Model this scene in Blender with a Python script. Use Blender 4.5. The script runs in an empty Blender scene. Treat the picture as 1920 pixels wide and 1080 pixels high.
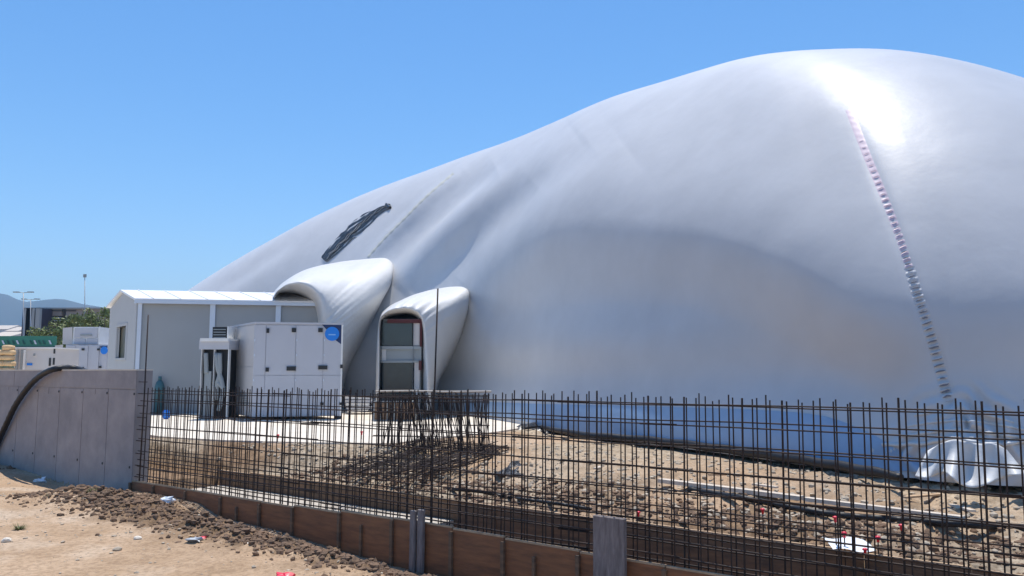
import bpy, bmesh, math, random
import numpy as np
from mathutils import Vector, Matrix
from mathutils.bvhtree import BVHTree
random.seed(7); rng = np.random.default_rng(11)
S = bpy.context.scene
COL = S.collection
R = math.radians
EYE = 2.6
F = 1500.0
PITCH = math.atan(157/1500)
CP, SP = math.cos(PITCH), math.sin(PITCH)

# ------------------------------------------------------------------ camera, sky, sun, exposure
cam_d = bpy.data.cameras.new('camera'); cam = bpy.data.objects.new('camera', cam_d); COL.objects.link(cam)
cam.location = (0, 0, EYE); cam.rotation_euler = (math.pi/2 + PITCH, 0, 0)
cam_d.sensor_width = 36; cam_d.lens = 36*F/1920; cam_d.clip_start = .1; cam_d.clip_end = 20000
S.camera = cam
SUN_EL, SUN_AZ = 75, 3          # elevation, degrees clockwise of +Y
w = bpy.data.worlds.new('World'); S.world = w; w.use_nodes = True
nt = w.node_tree; nt.nodes.clear()
sky = nt.nodes.new('ShaderNodeTexSky'); sky.sky_type = 'NISHITA'; sky.sun_disc = False
sky.sun_elevation = R(SUN_EL); sky.sun_rotation = R(SUN_AZ); sky.air_density = 1.0; sky.dust_density = .25; sky.ozone_density = 2.2
bg = nt.nodes.new('ShaderNodeBackground'); bg.inputs[1].default_value = .125
wo = nt.nodes.new('ShaderNodeOutputWorld')
hs = nt.nodes.new('ShaderNodeHueSaturation'); hs.inputs['Saturation'].default_value = 1.28; hs.inputs['Value'].default_value = 1.15
nt.links.new(sky.outputs[0], hs.inputs['Color']); nt.links.new(hs.outputs[0], bg.inputs[0]); nt.links.new(bg.outputs[0], wo.inputs[0])
sd = bpy.data.lights.new('sun', 'SUN'); sd.energy = 4.1; sd.angle = R(.55); sd.color = (1, .95, .88)
sun = bpy.data.objects.new('sun', sd); COL.objects.link(sun)
sv = Vector((math.sin(R(SUN_AZ))*math.cos(R(SUN_EL)), math.cos(R(SUN_AZ))*math.cos(R(SUN_EL)), math.sin(R(SUN_EL))))
sun.rotation_euler = sv.to_track_quat('Z', 'Y').to_euler(); sun.location = sv*60
S.view_settings.view_transform = 'Standard'; S.view_settings.look = 'None'
S.view_settings.exposure = 0.35; S.view_settings.gamma = 1; S.view_settings.use_curve_mapping = False
S.render.engine = 'CYCLES'

# ------------------------------------------------------------------ helpers
def ray(px, py):
    u = (px-960)/F; v = (540-py)/F
    return Vector((u, CP - v*SP, SP + v*CP))
def on_z(px, py, z):
    r = ray(px, py); return Vector((0, 0, EYE)) + r*((z-EYE)/r.z)
def on_y(px, py, Y):
    r = ray(px, py); return Vector((0, 0, EYE)) + r*(Y/r.y)
def proj(P):
    P = np.asarray(P, float); v = P - np.array([0, 0, EYE])
    d = v[..., 1]*CP + v[..., 2]*SP; u = -v[..., 1]*SP + v[..., 2]*CP
    d = np.where(d < .1, .1, d)
    return 960 + F*v[..., 0]/d, 540 - F*u/d
UX, UY = .792, -.611
def W(t, q, z): return Vector((-8.16 + UX*t + .611*q, 17.5 + UY*t + .792*q, z))   # along / across the trench line
_lat = rng.random((256, 256))
def vnoise(x, y, sc):
    x = np.asarray(x)*sc + 57.3; y = np.asarray(y)*sc + 113.7
    xi = np.floor(x).astype(int); yi = np.floor(y).astype(int); fx = x-xi; fy = y-yi
    fx = fx*fx*(3-2*fx); fy = fy*fy*(3-2*fy)
    a = _lat[xi % 256, yi % 256]; b = _lat[(xi+1) % 256, yi % 256]; c = _lat[xi % 256, (yi+1) % 256]; d = _lat[(xi+1) % 256, (yi+1) % 256]
    return (a*(1-fx)+b*fx)*(1-fy) + (c*(1-fx)+d*fx)*fy - .5
def sm(a, b, x):
    t = np.clip((np.asarray(x, float)-a)/(b-a), 0, 1); return t*t*(3-2*t)

OFF = {}
def tag(o, label, cat, group=None):
    o['label'] = label; o['category'] = cat
    if group: o['group'] = group
    return o
def thing(name, label, cat, loc=(0, 0, 0), group=None):
    o = bpy.data.objects.new(name, None); o.empty_display_size = .3; COL.objects.link(o); o.location = loc
    tag(o, label, cat, group); OFF[o.name] = Vector(loc); return o
def me_obj(name, verts, faces, mat, parent=None, smooth=False, label=None, loc=None):
    """verts in world coordinates"""
    off = OFF[parent.name] if parent is not None else (Vector(loc) if loc is not None else Vector((0, 0, 0)))
    me = bpy.data.meshes.new(name)
    me.from_pydata([tuple(Vector(v)-off) for v in verts], [], [tuple(f) for f in faces]); me.update()
    if mat: me.materials.append(mat)
    if smooth:
        me.polygons.foreach_set('use_smooth', [True]*len(me.polygons))
    o = bpy.data.objects.new(name, me); COL.objects.link(o)
    if parent is not None: o.parent = parent; OFF[o.name] = off
    else:
        o.location = off; OFF[o.name] = off
    if label: o['label'] = label
    return o
class MB:
    def __init__(s): s.v = []; s.f = []
    def add(s, v, f):
        n = len(s.v); s.v += [Vector(a) for a in v]; s.f += [tuple(i+n for i in q) for q in f]; return s
    def prism(s, poly, z0, z1):
        n = len(poly); v = [(p[0], p[1], z0) for p in poly] + [(p[0], p[1], z1) for p in poly]
        f = [tuple(range(n))[::-1], tuple(range(n, 2*n))] + [(i, (i+1) % n, n+(i+1) % n, n+i) for i in range(n)]
        return s.add(v, f)
    def hexa(s, o, a, b, c):
        o, a, b, c = Vector(o), Vector(a), Vector(b), Vector(c)
        v = [o, o+a, o+a+b, o+b, o+c, o+a+c, o+a+b+c, o+b+c]
        return s.add(v, [(3, 2, 1, 0), (4, 5, 6, 7), (0, 1, 5, 4), (1, 2, 6, 5), (2, 3, 7, 6), (3, 0, 4, 7)])
    def tube(s, pts, r, n=8, cap=True):
        pts = [Vector(p) for p in pts]; m = len(pts); vs = []; up = Vector((0, 0, 1))
        rr = r if hasattr(r, '__len__') else [r]*m
        prev = None
        for i, p in enumerate(pts):
            d = (pts[min(i+1, m-1)]-pts[max(i-1, 0)]).normalized()
            if prev is None:
                a = d.cross(up) if abs(d.z) < .95 else d.cross(Vector((1, 0, 0)))
            else: a = prev - d*prev.dot(d)
            a.normalize(); prev = a; b = d.cross(a)
            for k in range(n):
                t = 2*math.pi*k/n; vs.append(p + (a*math.cos(t)+b*math.sin(t))*rr[i])
        f = [(i*n+k, i*n+(k+1) % n, (i+1)*n+(k+1) % n, (i+1)*n+k) for i in range(m-1) for k in range(n)]
        if cap: f += [tuple(range(n))[::-1], tuple(range((m-1)*n, m*n))]
        return s.add(vs, f)
    def disc(s, c, a, b, n=24, thick=None):
        c = Vector(c); v = [c + a*math.cos(2*math.pi*k/n) + b*math.sin(2*math.pi*k/n) for k in range(n)]
        if thick is None: return s.add(v, [tuple(range(n))])
        v2 = [p+thick for p in v]
        return s.add(v+v2, [tuple(range(n)), tuple(range(n, 2*n))[::-1]] + [(i, (i+1) % n, n+(i+1) % n, n+i) for i in range(n)])
    def build(s, name, mat, parent=None, smooth=False, label=None, loc=None):
        o = me_obj(name, s.v, s.f, mat, parent, smooth, label, loc)
        bm = bmesh.new(); bm.from_mesh(o.data); bmesh.ops.recalc_face_normals(bm, faces=bm.faces); bm.to_mesh(o.data); bm.free()
        return o
def struct(o): o['kind'] = 'structure'; return o
def stuff(o): o['kind'] = 'stuff'; return o

# ------------------------------------------------------------------ materials
def mat(name, col, rough=.8, metal=0, spec=.5, var=.0, vscale=3, bump=0, bscale=30, col2=None, coat=0, coatr=.2, stretch=(1, 1, 1), det=6, split=(.3, .7), bdist=.02):
    m = bpy.data.materials.new(name); m.use_nodes = True; t = m.node_tree; b = t.nodes['Principled BSDF']
    b.inputs['Base Color'].default_value = (*col, 1); b.inputs['Roughness'].default_value = rough; b.inputs['Metallic'].default_value = metal
    b.inputs['Specular IOR Level'].default_value = spec; b.inputs['Coat Weight'].default_value = coat; b.inputs['Coat Roughness'].default_value = coatr
    tc = t.nodes.new('ShaderNodeTexCoord'); mp = t.nodes.new('ShaderNodeMapping'); mp.inputs['Scale'].default_value = stretch
    t.links.new(tc.outputs['Object'], mp.inputs[0])
    if var or col2:
        n = t.nodes.new('ShaderNodeTexNoise'); n.inputs['Scale'].default_value = vscale; n.inputs['Detail'].default_value = det; n.inputs['Roughness'].default_value = .62
        t.links.new(mp.outputs[0], n.inputs[0])
        cr = t.nodes.new('ShaderNodeValToRGB'); cr.color_ramp.elements[0].position = split[0]; cr.color_ramp.elements[1].position = split[1]
        c2 = col2 or tuple(min(1, c*(1+var)) for c in col); c1 = col if col2 else tuple(c*(1-var) for c in col)
        cr.color_ramp.elements[0].color = (*c1, 1); cr.color_ramp.elements[1].color = (*c2, 1)
        t.links.new(n.outputs[0], cr.inputs[0]); t.links.new(cr.outputs[0], b.inputs['Base Color'])
    if bump:
        n2 = t.nodes.new('ShaderNodeTexNoise'); n2.inputs['Scale'].default_value = bscale; n2.inputs['Detail'].default_value = 6
        t.links.new(mp.outputs[0], n2.inputs[0])
        bp = t.nodes.new('ShaderNodeBump'); bp.inputs['Strength'].default_value = bump; bp.inputs['Distance'].default_value = bdist
        t.links.new(n2.outputs[0], bp.inputs['Height']); t.links.new(bp.outputs[0], b.inputs['Normal'])
    return m
M_dome = mat('dome_fabric', (.57, .575, .585), .41, spec=.24, var=.05, vscale=.6, bump=.10, bscale=1.6, bdist=.12)
M_hood = mat('hood_fabric', (.63, .63, .62), .5, spec=.4, var=.03, vscale=1.2, bump=.3, bscale=5, bdist=.05)
M_steel = mat('rebar_steel', (.014, .013, .014), .65, metal=.1, spec=.35, col2=(.07, .042, .03), vscale=3.5)
M_ply = mat('formwork_plywood', (.36, .145, .058), .7, col2=(.17, .075, .034), vscale=2.2, stretch=(1, 1, 7), bump=.25, bscale=20)
M_plyd = mat('formwork_plywood_weathered', (.26, .15, .08), .8, col2=(.11, .075, .05), vscale=2.5, stretch=(1, 1, 6), bump=.25, bscale=20)
M_edge = mat('cut_timber', (.48, .33, .2), .8, var=.25, vscale=6)
M_pale = mat('pale_timber', (.58, .5, .41), .8, var=.18, vscale=5, bump=.2)
M_grey = mat('weathered_grey_timber', (.30, .255, .235), .85, col2=(.15, .12, .11), vscale=4, stretch=(6, 6, 1), bump=.35, bscale=18)
M_conc = mat('wall_concrete', (.40, .355, .34), .88, col2=(.28, .255, .25), vscale=1.6, bump=.18, bscale=25)
M_slab = mat('slab_concrete', (.78, .70, .59), .9, col2=(.64, .57, .47), vscale=.9, bump=.15, bscale=20)
M_foot = mat('footing_concrete', (.60, .54, .45), .92, col2=(.36, .31, .25), vscale=1.8, bump=.2, bscale=14)
M_black = mat('black_rubber', (.014, .014, .016), .5, spec=.4, bump=.3, bscale=12)
M_sheet = mat('black_plastic_sheet', (.015, .017, .02), .35, spec=.6, bump=.6, bscale=6, bdist=.08)
M_white = mat('white_paint', (.78, .78, .76), .45, var=.04, vscale=3)
M_whitesh = mat('roof_sheet_white', (.82, .82, .81), .4, var=.03)
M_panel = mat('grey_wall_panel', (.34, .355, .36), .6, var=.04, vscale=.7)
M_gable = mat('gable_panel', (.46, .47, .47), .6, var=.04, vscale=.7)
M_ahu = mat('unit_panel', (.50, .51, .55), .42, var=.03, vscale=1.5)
M_ahus = mat('unit_side_panel', (.60, .57, .55), .45, var=.03, vscale=1.5)  # lighter than the front panel: stronger light on the side put into the colour
M_trim = mat('trim_aluminium', (.62, .68, .76), .35, metal=.2)
M_dark = mat('dark_opening', (.02, .022, .024), .6)
M_navy = mat('navy_plate', (.01, .03, .11), .4)
M_blue = mat('blue_disc', (.01, .22, .75), .35)
M_bluel = mat('blue_disc_line', (.25, .5, .85), .4)
M_red = mat('red_plastic', (.75, .03, .06), .4)
M_redt = mat('dark_red_trim', (.085, .012, .012), .5)
M_glass = mat('door_glass', (.035, .05, .05), .15, spec=.8, var=.2, vscale=.7)
M_frame = mat('door_frame_grey', (.30, .33, .34), .5)
M_teal = mat('teal_paint', (.05, .14, .16), .5)
M_rubble = mat('rubble_stone', (.54, .46, .35), .9, col2=(.34, .27, .195), vscale=5, bump=.4, bscale=15)
M_clod = mat('soil_clod', (.25, .155, .095), .95, col2=(.11, .07, .043), vscale=4, bump=.5, bscale=18)
M_hill = mat('hill_scrub', (.055, .075, .04), .95, col2=(.12, .11, .07), vscale=.004)
M_leaf = mat('tree_leaf', (.10, .14, .03), .6, col2=(.19, .22, .05), vscale=1.4)
M_bark = mat('tree_bark', (.1, .07, .05), .9)
M_grass = mat('dry_weed', (.14, .15, .06), .9)
M_bld = mat('building_render_grey', (.30, .27, .25), .85, var=.08, vscale=.4)
M_bldd = mat('building_dark_fins', (.035, .03, .05), .5)
M_maroon = mat('maroon_panel', (.1, .02, .035), .6)
M_green = mat('green_hoarding', (.05, .25, .17), .6, var=.06)
M_greend = mat('green_hoarding_marks', (.02, .11, .09), .6)
M_tan = mat('tan_sack', (.66, .45, .24), .8, var=.15)
M_plast = mat('white_litter', (.75, .8, .85), .5)
M_seamy = mat('seam_tape', (.58, .57, .50), .5)
M_cage2 = mat('vent_mesh_dark', (.035, .05, .065), .5, col2=(.13, .16, .19), vscale=3, stretch=(3, 3, 3))
M_lacegap = mat('dark_lacing_gap', (.20, .21, .25), .6)  # dark of the gaps between lacing rungs, put into the colour
M_galv = mat('galvanised_pole', (.35, .37, .39), .5, metal=.5)

def ground_mat():
    m = bpy.data.materials.new('bare_soil'); m.use_nodes = True; t = m.node_tree; b = t.nodes['Principled BSDF']; N = t.nodes.new; L = t.links.new
    b.inputs['Roughness'].default_value = .95; b.inputs['Specular IOR Level'].default_value = .2
    tc = N('ShaderNodeTexCoord')
    def noise(sc, det=8, ro=.6):
        n = N('ShaderNodeTexNoise'); n.inputs['Scale'].default_value = sc; n.inputs['Detail'].default_value = det; n.inputs['Roughness'].default_value = ro
        L(tc.outputs['Object'], n.inputs[0]); return n
    def ramp(src, p0, c0, p1, c1):
        r = N('ShaderNodeValToRGB'); e = r.color_ramp.elements; e[0].position = p0; e[1].position = p1; e[0].color = (*c0, 1); e[1].color = (*c1, 1); L(src, r.inputs[0]); return r
    def mix(f, a, bb, mode='MIX'):
        x = N('ShaderNodeMix'); x.data_type = 'RGBA'; x.blend_type = mode
        if isinstance(f, float): x.inputs[0].default_value = f
        else: L(f, x.inputs[0])
        L(a, x.inputs[6]); L(bb, x.inputs[7]); return x.outputs[2]
    dry = ramp(noise(.9).outputs[0], .36, (.42, .285, .175), .66, (.55, .39, .255))
    pale = ramp(noise(.45, 5, .55).outputs[0], .5, (0, 0, 0), .68, (.75, .75, .75))
    palec = N('ShaderNodeRGB'); palec.outputs[0].default_value = (.56, .455, .345, 1)
    c = mix(pale.outputs[0], dry.outputs[0], palec.outputs[0])
    speck = ramp(noise(14, 4, .7).outputs[0], .38, (.62, .6, .58), .56, (1, 1, 1))
    c = mix(.75, c, speck.outputs[0], 'MULTIPLY')
    fresh = ramp(noise(5, 8, .7).outputs[0], .38, (.12, .075, .042), .64, (.30, .195, .115))
    rub = ramp(noise(6, 8, .75).outputs[0], .4, (.24, .185, .125), .6, (.54, .45, .33))
    at = N('ShaderNodeAttribute'); at.attribute_name = 'soil'
    sp = N('ShaderNodeSeparateColor'); L(at.outputs['Color'], sp.inputs[0])
    c = mix(sp.outputs[0], c, fresh.outputs[0]); c = mix(sp.outputs[1], c, rub.outputs[0])
    L(c, b.inputs['Base Color'])
    bp = N('ShaderNodeBump'); bp.inputs['Strength'].default_value = .7; bp.inputs['Distance'].default_value = .05
    L(noise(9, 10, .7).outputs[0], bp.inputs['Height']); L(bp.outputs[0], b.inputs['Normal'])
    return m
M_soil = ground_mat()

# ------------------------------------------------------------------ ground (one sheet to the horizon)
def axis(lo, hi, step, far, n):
    core = np.arange(lo, hi+step/2, step); g = np.geomspace(step*2, far, n)
    return np.r_[(lo-g)[::-1], core, hi+g]
def ground_height(X, Y):
    dx = X+8.16; dy = Y-17.5; t = dx*UX+dy*UY; q = dx*.611+dy*.792
    L = np.interp(t, [-30, 0, 2.7, 3.4, 5.1, 6.7, 8.3, 10, 17], [2.5, 2.55, 2.55, 2.74, 2.8, 2.9, 2.96, 2.97, 3.02])
    near = EYE-L; wv = sm(-2.6, -.3, q)
    base = EYE-2.52
    zn = base*(1-wv)+near*wv
    zn += .05*vnoise(X, Y, .35)+.02*vnoise(X, Y, 1.7)+.012*vnoise(X, Y, 6)
    bank = np.exp(-((q+1.3-.5*vnoise(t, q*0, .5))/.78)**2)*sm(-1.2, .6, t)*(1-.25*sm(9, 12, t))
    rough = (np.abs(vnoise(X, Y, 2.2))*.32+np.abs(vnoise(X, Y, 5.5))*.20+vnoise(X, Y, 13)*.07)
    zn += bank*(.10+rough)
    zn += .02+bank*0
    # heap against the cast wall
    hp = np.exp(-((t+7.2)/1.5)**2-((q+.9)/.8)**2); zn += hp*(.2+.5*np.abs(vnoise(X, Y, 3)))
    zn -= .16*np.exp(-((t+2.6)/1.8)**2)*sm(-1.4, -.2, q)
    zt = -.72+.1*vnoise(X, Y, 2)
    rr = (.04+.12*vnoise(X, Y, 1.3)+.13*vnoise(X, Y, 4)+.05*vnoise(X, Y, 9))
    zf = .2+.42*sm(2.5, 7.5, q)+rr*(1-sm(14, 30, q))*(1-.75*sm(6.0, 8.5, q))
    zf += .25*np.exp(-((q-3.1)/.5)**2)*sm(0, 4, t)*np.abs(vnoise(X, Y, 1.1))
    YF = np.interp(X, [-14, -9.8, -7.6, -5.4, -3, -2.4, -1.1, -.3, .9, 1.8], [23.5, 22.2, 21.3, 20.8, 20.4, 21.3, 22.9, 24.1, 26.7, 30])
    k_ = sm(-1.9, -.15, Y-YF)*(X < 1.5); zf = zf*(1-k_)+(.76+.02*vnoise(X, Y, 2))*k_
    zf = np.where(Y-YF > .6, np.minimum(zf, .7), zf)
    z = np.where(q < .05, zn, np.where(q < 2.43, np.where(t > -.6, zt, .1), zf))
    freshm = np.clip(bank*1.5, 0, 1)*sm(-.2, .02, .6*vnoise(X, Y, 1.2)+.25*vnoise(X, Y, 5)+bank*.4-.2)+hp*.8
    freshm = np.where(q < .05, freshm, np.where(q < 2.43, .9, .8*sm(-.1, .2, vnoise(X, Y, .9)+.3*vnoise(X, Y, 4))*(1-sm(4.2, 6.5, q))+.6*np.exp(-((q-3.3)/.8)**2)+.35*sm(.1, .3, vnoise(X, Y, .45))))
    rubm = np.where((q > 2.43), .75*sm(-.3, .1, vnoise(X, Y, .35)), 0)
    return z, np.clip(freshm, 0, 1), np.clip(rubm, 0, 1)
xs = axis(-13, 12, .075, 3400, 34); ys = axis(6.5, 30, .085, 3400, 34)
XX, YY = np.meshgrid(xs, ys, indexing='ij')
ZZ, FM, RM = ground_height(XX, YY)
far = sm(60, 400, np.hypot(XX, YY)); ZZ = ZZ*(1-far)+.4*far
nx, ny = XX.shape
gv = np.stack([XX, YY, ZZ], -1).reshape(-1, 3)
ii, jj = np.meshgrid(np.arange(nx-1), np.arange(ny-1), indexing='ij')
a = (ii*ny+jj).ravel(); gf = np.stack([a, a+ny, a+ny+1, a+1], 1)
def np_mesh(name, v, f, m, smooth=True):
    me = bpy.data.meshes.new(name); me.vertices.add(len(v)); me.vertices.foreach_set('co', np.asarray(v, 'f').ravel())
    k = f.shape[1]; me.loops.add(f.size); me.loops.foreach_set('vertex_index', f.ravel().astype('i'))
    me.polygons.add(len(f)); me.polygons.foreach_set('loop_start', (np.arange(len(f))*k).astype('i'))
    me.update(calc_edges=True)
    me.polygons.foreach_set('use_smooth', np.full(len(f), smooth)); me.materials.append(m)
    o = bpy.data.objects.new(name, me); COL.objects.link(o); return o
ground = np_mesh('ground', gv, gf, M_soil); struct(ground)
ca = ground.data.color_attributes.new('soil', 'FLOAT_COLOR', 'POINT')
cc = np.zeros((len(gv), 4), 'f'); cc[:, 0] = FM.ravel(); cc[:, 1] = RM.ravel(); cc[:, 3] = 1; ca.data.foreach_set('color', cc.ravel())
def on_g(px, py, dz=0.0, it=8):
    z0 = .3
    for _ in range(it):
        g0 = on_z(px, py, z0); z0 = z0*.3+.7*gz(g0.x, g0.y)
    g0 = on_z(px, py, z0+dz); return g0
def gz(x, y): return float(ground_height(np.array([x]), np.array([y]))[0][0])

# ------------------------------------------------------------------ hills
def hills(name, px_pts, D, seedoff, depth):
    pxs = np.arange(-2600, 4600, 18.0); py = np.interp(pxs, [p[0] for p in px_pts], [p[1] for p in px_pts])
    top = (697-py)/F*D; top = np.maximum(top, 3)
    top = top*(1+.05*vnoise(pxs/40+seedoff, pxs*0, 1))+D*.0012*vnoise(pxs/9, pxs*0+seedoff, 1)
    V = []; rows = 26
    for j in range(rows):
        f = j/(rows-1); prof = math.sin(f*math.pi)**.85 if f < 1 else 0
        yy = D+depth*(f-.5)*2
        for i, p in enumerate(pxs):
            n = 1+.5*float(vnoise(p/35+seedoff, f*7, 1))*(1-prof)
            V.append(((p-960)/F*yy, yy, -5+(top[i]*yy/D+5)*prof*n if j not in (0, rows-1) else -6))
    n = len(pxs); f_ = [(j*n+i, j*n+i+1, (j+1)*n+i+1, (j+1)*n+i) for j in range(rows-1) for i in range(n-1)]
    o = np_mesh(name, np.array(V), np.array(f_), M_hill); struct(o); return o
hills('hills', [(-2600, 520), (-1500, 545), (-700, 520), (-150, 535), (0, 548), (30, 551), (60, 556), (100, 563), (130, 561), (190, 563)], 3050, 3, 200) if False else None
hills('hills', [(-2600, 560), (-1400, 520), (-600, 545), (-120, 532), (0, 548), (14, 550), (24, 556), (40, 562), (62, 562), (90, 559), (112, 559), (130, 562), (165, 570), (200, 577), (330, 596), (700, 600), (1500, 590), (2500, 560), (4600, 570)], 2700, 3, 330)

# ------------------------------------------------------------------ dome
DB = [(-34, 72), (-30.5, 60), (-22, 51.5), (-12.6, 45), (-5.5, 38.5), (-1.6, 32.5), (.7, 26.8), (2.6, 22.8), (4.7, 18.9), (6.3, 15.6), (7.9, 13.7), (11, 13.2), (16, 15.5), (22, 20), (27, 28), (27, 40), (20, 55), (8, 68), (-6, 78), (-20, 80)]
DH = [8.65, 11.895, 14.742, 15.024, 14.962, 14.962, 14.16, 12.034]
S0 = np.array([-13, 64.]); S1 = np.array([13, 28.])
def cat_closed(pts, k):
    pts = np.array(pts, float); m = len(pts); i = np.floor(k).astype(int); f = (k-i)[:, None]
    p0, p1, p2, p3 = pts[(i-1) % m], pts[i % m], pts[(i+1) % m], pts[(i+2) % m]
    return .5*((2*p1)+(-p0+p2)*f+(2*p0-5*p1+4*p2-p3)*f*f+(-p0+3*p1-3*p2+p3)*f**3)
def dome_grid():
    k4 = np.arange(400)/400*20; b = cat_closed(DB, k4); ax = S1-S0; L = np.linalg.norm(ax); a = ax/L
    q = np.clip(((b-S0)@a)/L, -.35, 1.35); q = (q+.35)/1.7
    q = np.convolve(np.r_[q[-9:], q, q[:9]], np.hanning(21)[1:-1]/np.hanning(21)[1:-1].sum(), 'valid')
    h = np.interp(q, np.linspace(0, 1, 8), DH); h = np.convolve(np.r_[h[-12:], h, h[:12]], np.ones(25)/25, 'valid')
    k = np.r_[np.linspace(0, 1, 20, endpoint=False), np.linspace(1, 3, 80, endpoint=False), np.linspace(3, 8, 330, endpoint=False), np.linspace(8, 13, 620, endpoint=False), np.linspace(13, 20, 100, endpoint=False)]
    k4e = np.r_[k4, 20]; he = np.interp(k, k4e, np.r_[h, h[0]]); qe = np.interp(k, k4e, np.r_[q, q[0]])
    bb = cat_closed(DB, k); sp = S0+qe[:, None]*ax
    t = np.r_[np.linspace(0, .3, 130, endpoint=False), np.linspace(.3, 1, 130)]
    A = 1-np.cos(t*math.pi/2)**1.15; Z = np.sin(t*math.pi/2)
    XY = bb[:, None, :]*(1-A[None, :, None])+sp[:, None, :]*A[None, :, None]
    return np.dstack([XY, .72+he[:, None]*Z[None, :]])
DP = dome_grid()
def normals(P):
    du = np.roll(P, -1, 0)-np.roll(P, 1, 0); dv = np.gradient(P, axis=1); n = np.cross(du, dv); n /= np.linalg.norm(n, axis=2, keepdims=True)+1e-9
    return n if n[..., 2].mean() > 0 else -n
def poly_dist(px, py, pl):
    """unsigned distance, signed side, arc fraction, to a polyline in pixels of the photograph"""
    best = np.full(px.shape, 1e9); sgn = np.zeros(px.shape); fr = np.zeros(px.shape)
    ls = [math.hypot(pl[i+1][0]-pl[i][0], pl[i+1][1]-pl[i][1]) for i in range(len(pl)-1)]; tot = sum(ls); acc = 0
    for i, l in enumerate(ls):
        ax, ay = pl[i]; bx, by = pl[i+1]; ux, uy = (bx-ax)/l, (by-ay)/l
        s = (px-ax)*ux+(py-ay)*uy; sc = np.clip(s, 0, l); d = np.hypot(px-ax-ux*sc, py-ay-uy*sc)
        m = d < best; best = np.where(m, d, best); cr = ux*(py-ay)-uy*(px-ax)
        sgn = np.where(m, np.sign(cr), sgn); fr = np.where(m, (acc+sc)/tot, fr); acc += l
    return best, sgn, fr
DN = normals(DP); PX, PY = proj(DP)
FRONT = ((DN*(np.array([0, 0, EYE])-DP)).sum(2) > -.5) & (DP[..., 1] < 62)
D = np.zeros(PX.shape)
zz = DP[..., 2]
# foot of the wall flares out to its anchor beam, waist above it is drawn in
GAP = FRONT*np.exp(-((PX-688)/62)**2-((PY-700)/120)**2)
D += -.24*np.exp(-((zz-2.45)/.9)**2)*sm(0.72, 1.7, zz)*(1-GAP)+1.35*GAP
# the big belly: everything under the arch line hangs back, the fabric above bulges over it
ARCH = [(780, 640), (850, 566), (900, 532), (1000, 506), (1100, 496), (1200, 496), (1300, 508), (1400, 538), (1500, 584), (1600, 652), (1690, 735), (1760, 800)]
d, sg, fr = poly_dist(PX, PY, ARCH)
below = np.where(sg > 0, d, -d)
lenm = np.interp(PX, [760, 900, 1150, 1500, 1700, 1780], [0, .7, .9, .7, .35, 0])
scale_m = DP[..., 1]/20
D += FRONT*lenm*(-.40*sm(-85, 70, below)*(1-.75*sm(60, 230, below)) + .26*np.exp(-((below+130)/120)**2))
# tension folds running up from the connectors
for pl, amp, wd in [([(675, 505), (730, 440), (800, 372), (870, 322)], .12, 9), ([(700, 520), (770, 440), (850, 372), (940, 318)], -.32, 27),
                    ([(735, 545), (820, 455), (900, 390), (1000, 318), (1090, 250)], .30, 31), ([(770, 560), (850, 490), (930, 405), (1010, 340)], -.18, 26),
                    ([(850, 525), (925, 440), (1010, 350), (1110, 262)], -.20, 40), ([(880, 560), (1000, 440), (1100, 350), (1190, 280)], .24, 66),
                    ([(860, 560), (885, 600), (925, 660)], .05, 14), ([(390, 560), (470, 500), (560, 440)], -.12, 16)]:
    d, sg, fr = poly_dist(PX, PY, pl)
    D += FRONT*amp*np.exp(-(d/wd)**2)*np.sin(np.clip(fr, .02, .98)*math.pi)**.6*np.clip(DP[..., 1]/34, .6, 1.5)
# puckers fanning from the tie-down at the corner
r = np.hypot((PX-1790), (PY-842)*1.25); ang = np.arctan2(-(PY-842), PX-1790)
wob = 14*np.sin(ang*3)+9*np.sin(ang*7+1)
env = sm(20, 60, r)*(1-sm(95, 190, r))*(.35+.65*sm(-.2, .8, np.sin(ang*1.7+.6)))
D += FRONT*.075*env*np.sin((r+wob)/5.8)+FRONT*.05*env*vnoise(ang*9, r/26, 1)
D += FRONT*.10*np.exp(-(r/110)**2)
# faint weld seams and slack
D += FRONT*.035*vnoise(DP[..., 0]+DP[..., 2]*.4, DP[..., 1]*.6, .33)+FRONT*.012*vnoise(DP[..., 0]*1.1, DP[..., 2]+DP[..., 1]*.5, 1.1)
# the dimple of the laced joint
SEAM = [(1592, 205), (1625, 290), (1660, 375), (1690, 455), (1718, 545), (1742, 620), (1762, 690), (1778, 752)]
d, sg, fr = poly_dist(PX, PY, SEAM)
D += FRONT*(-.035)*np.exp(-(d/11)**2)*sm(0, .4, fr)
DP = DP+DN*D[..., None]
na, nb = DP.shape[:2]
ia, jb = np.meshgrid(np.arange(na), np.arange(nb-1), indexing='ij')
v0 = (ia*nb+jb).ravel(); v1 = (((ia+1) % na)*nb+jb).ravel()
dome_root = thing('air_dome', 'huge white inflated air dome bulging over the building site', 'air dome', (7.9, 13.7, .7))
dome = np_mesh('membrane', DP.reshape(-1, 3)-np.array([7.9, 13.7, .7]), np.stack([v0, v1, v1+1, v0+1], 1), M_dome)
bm = bmesh.new(); bm.from_mesh(dome.data); bmesh.ops.recalc_face_normals(bm, faces=bm.faces); bm.to_mesh(dome.data); bm.free()
dome.parent = dome_root; OFF[dome.name] = OFF[dome_root.name]
bvh = BVHTree.FromPolygons([Vector(v) for v in DP.reshape(-1, 3).tolist()], np.stack([v0, v1, v1+1, v0+1], 1).tolist())
def hit(px, py, lift=0.0):
    px, py, lift = float(px), float(py), float(lift)
    r = ray(px, py).normalized(); loc, nn, idx, dist = bvh.ray_cast(Vector((0, 0, EYE)), r)
    if loc is None: return None, None
    if nn.dot(r) > 0: nn = -nn
    return loc+nn*lift, nn
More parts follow.
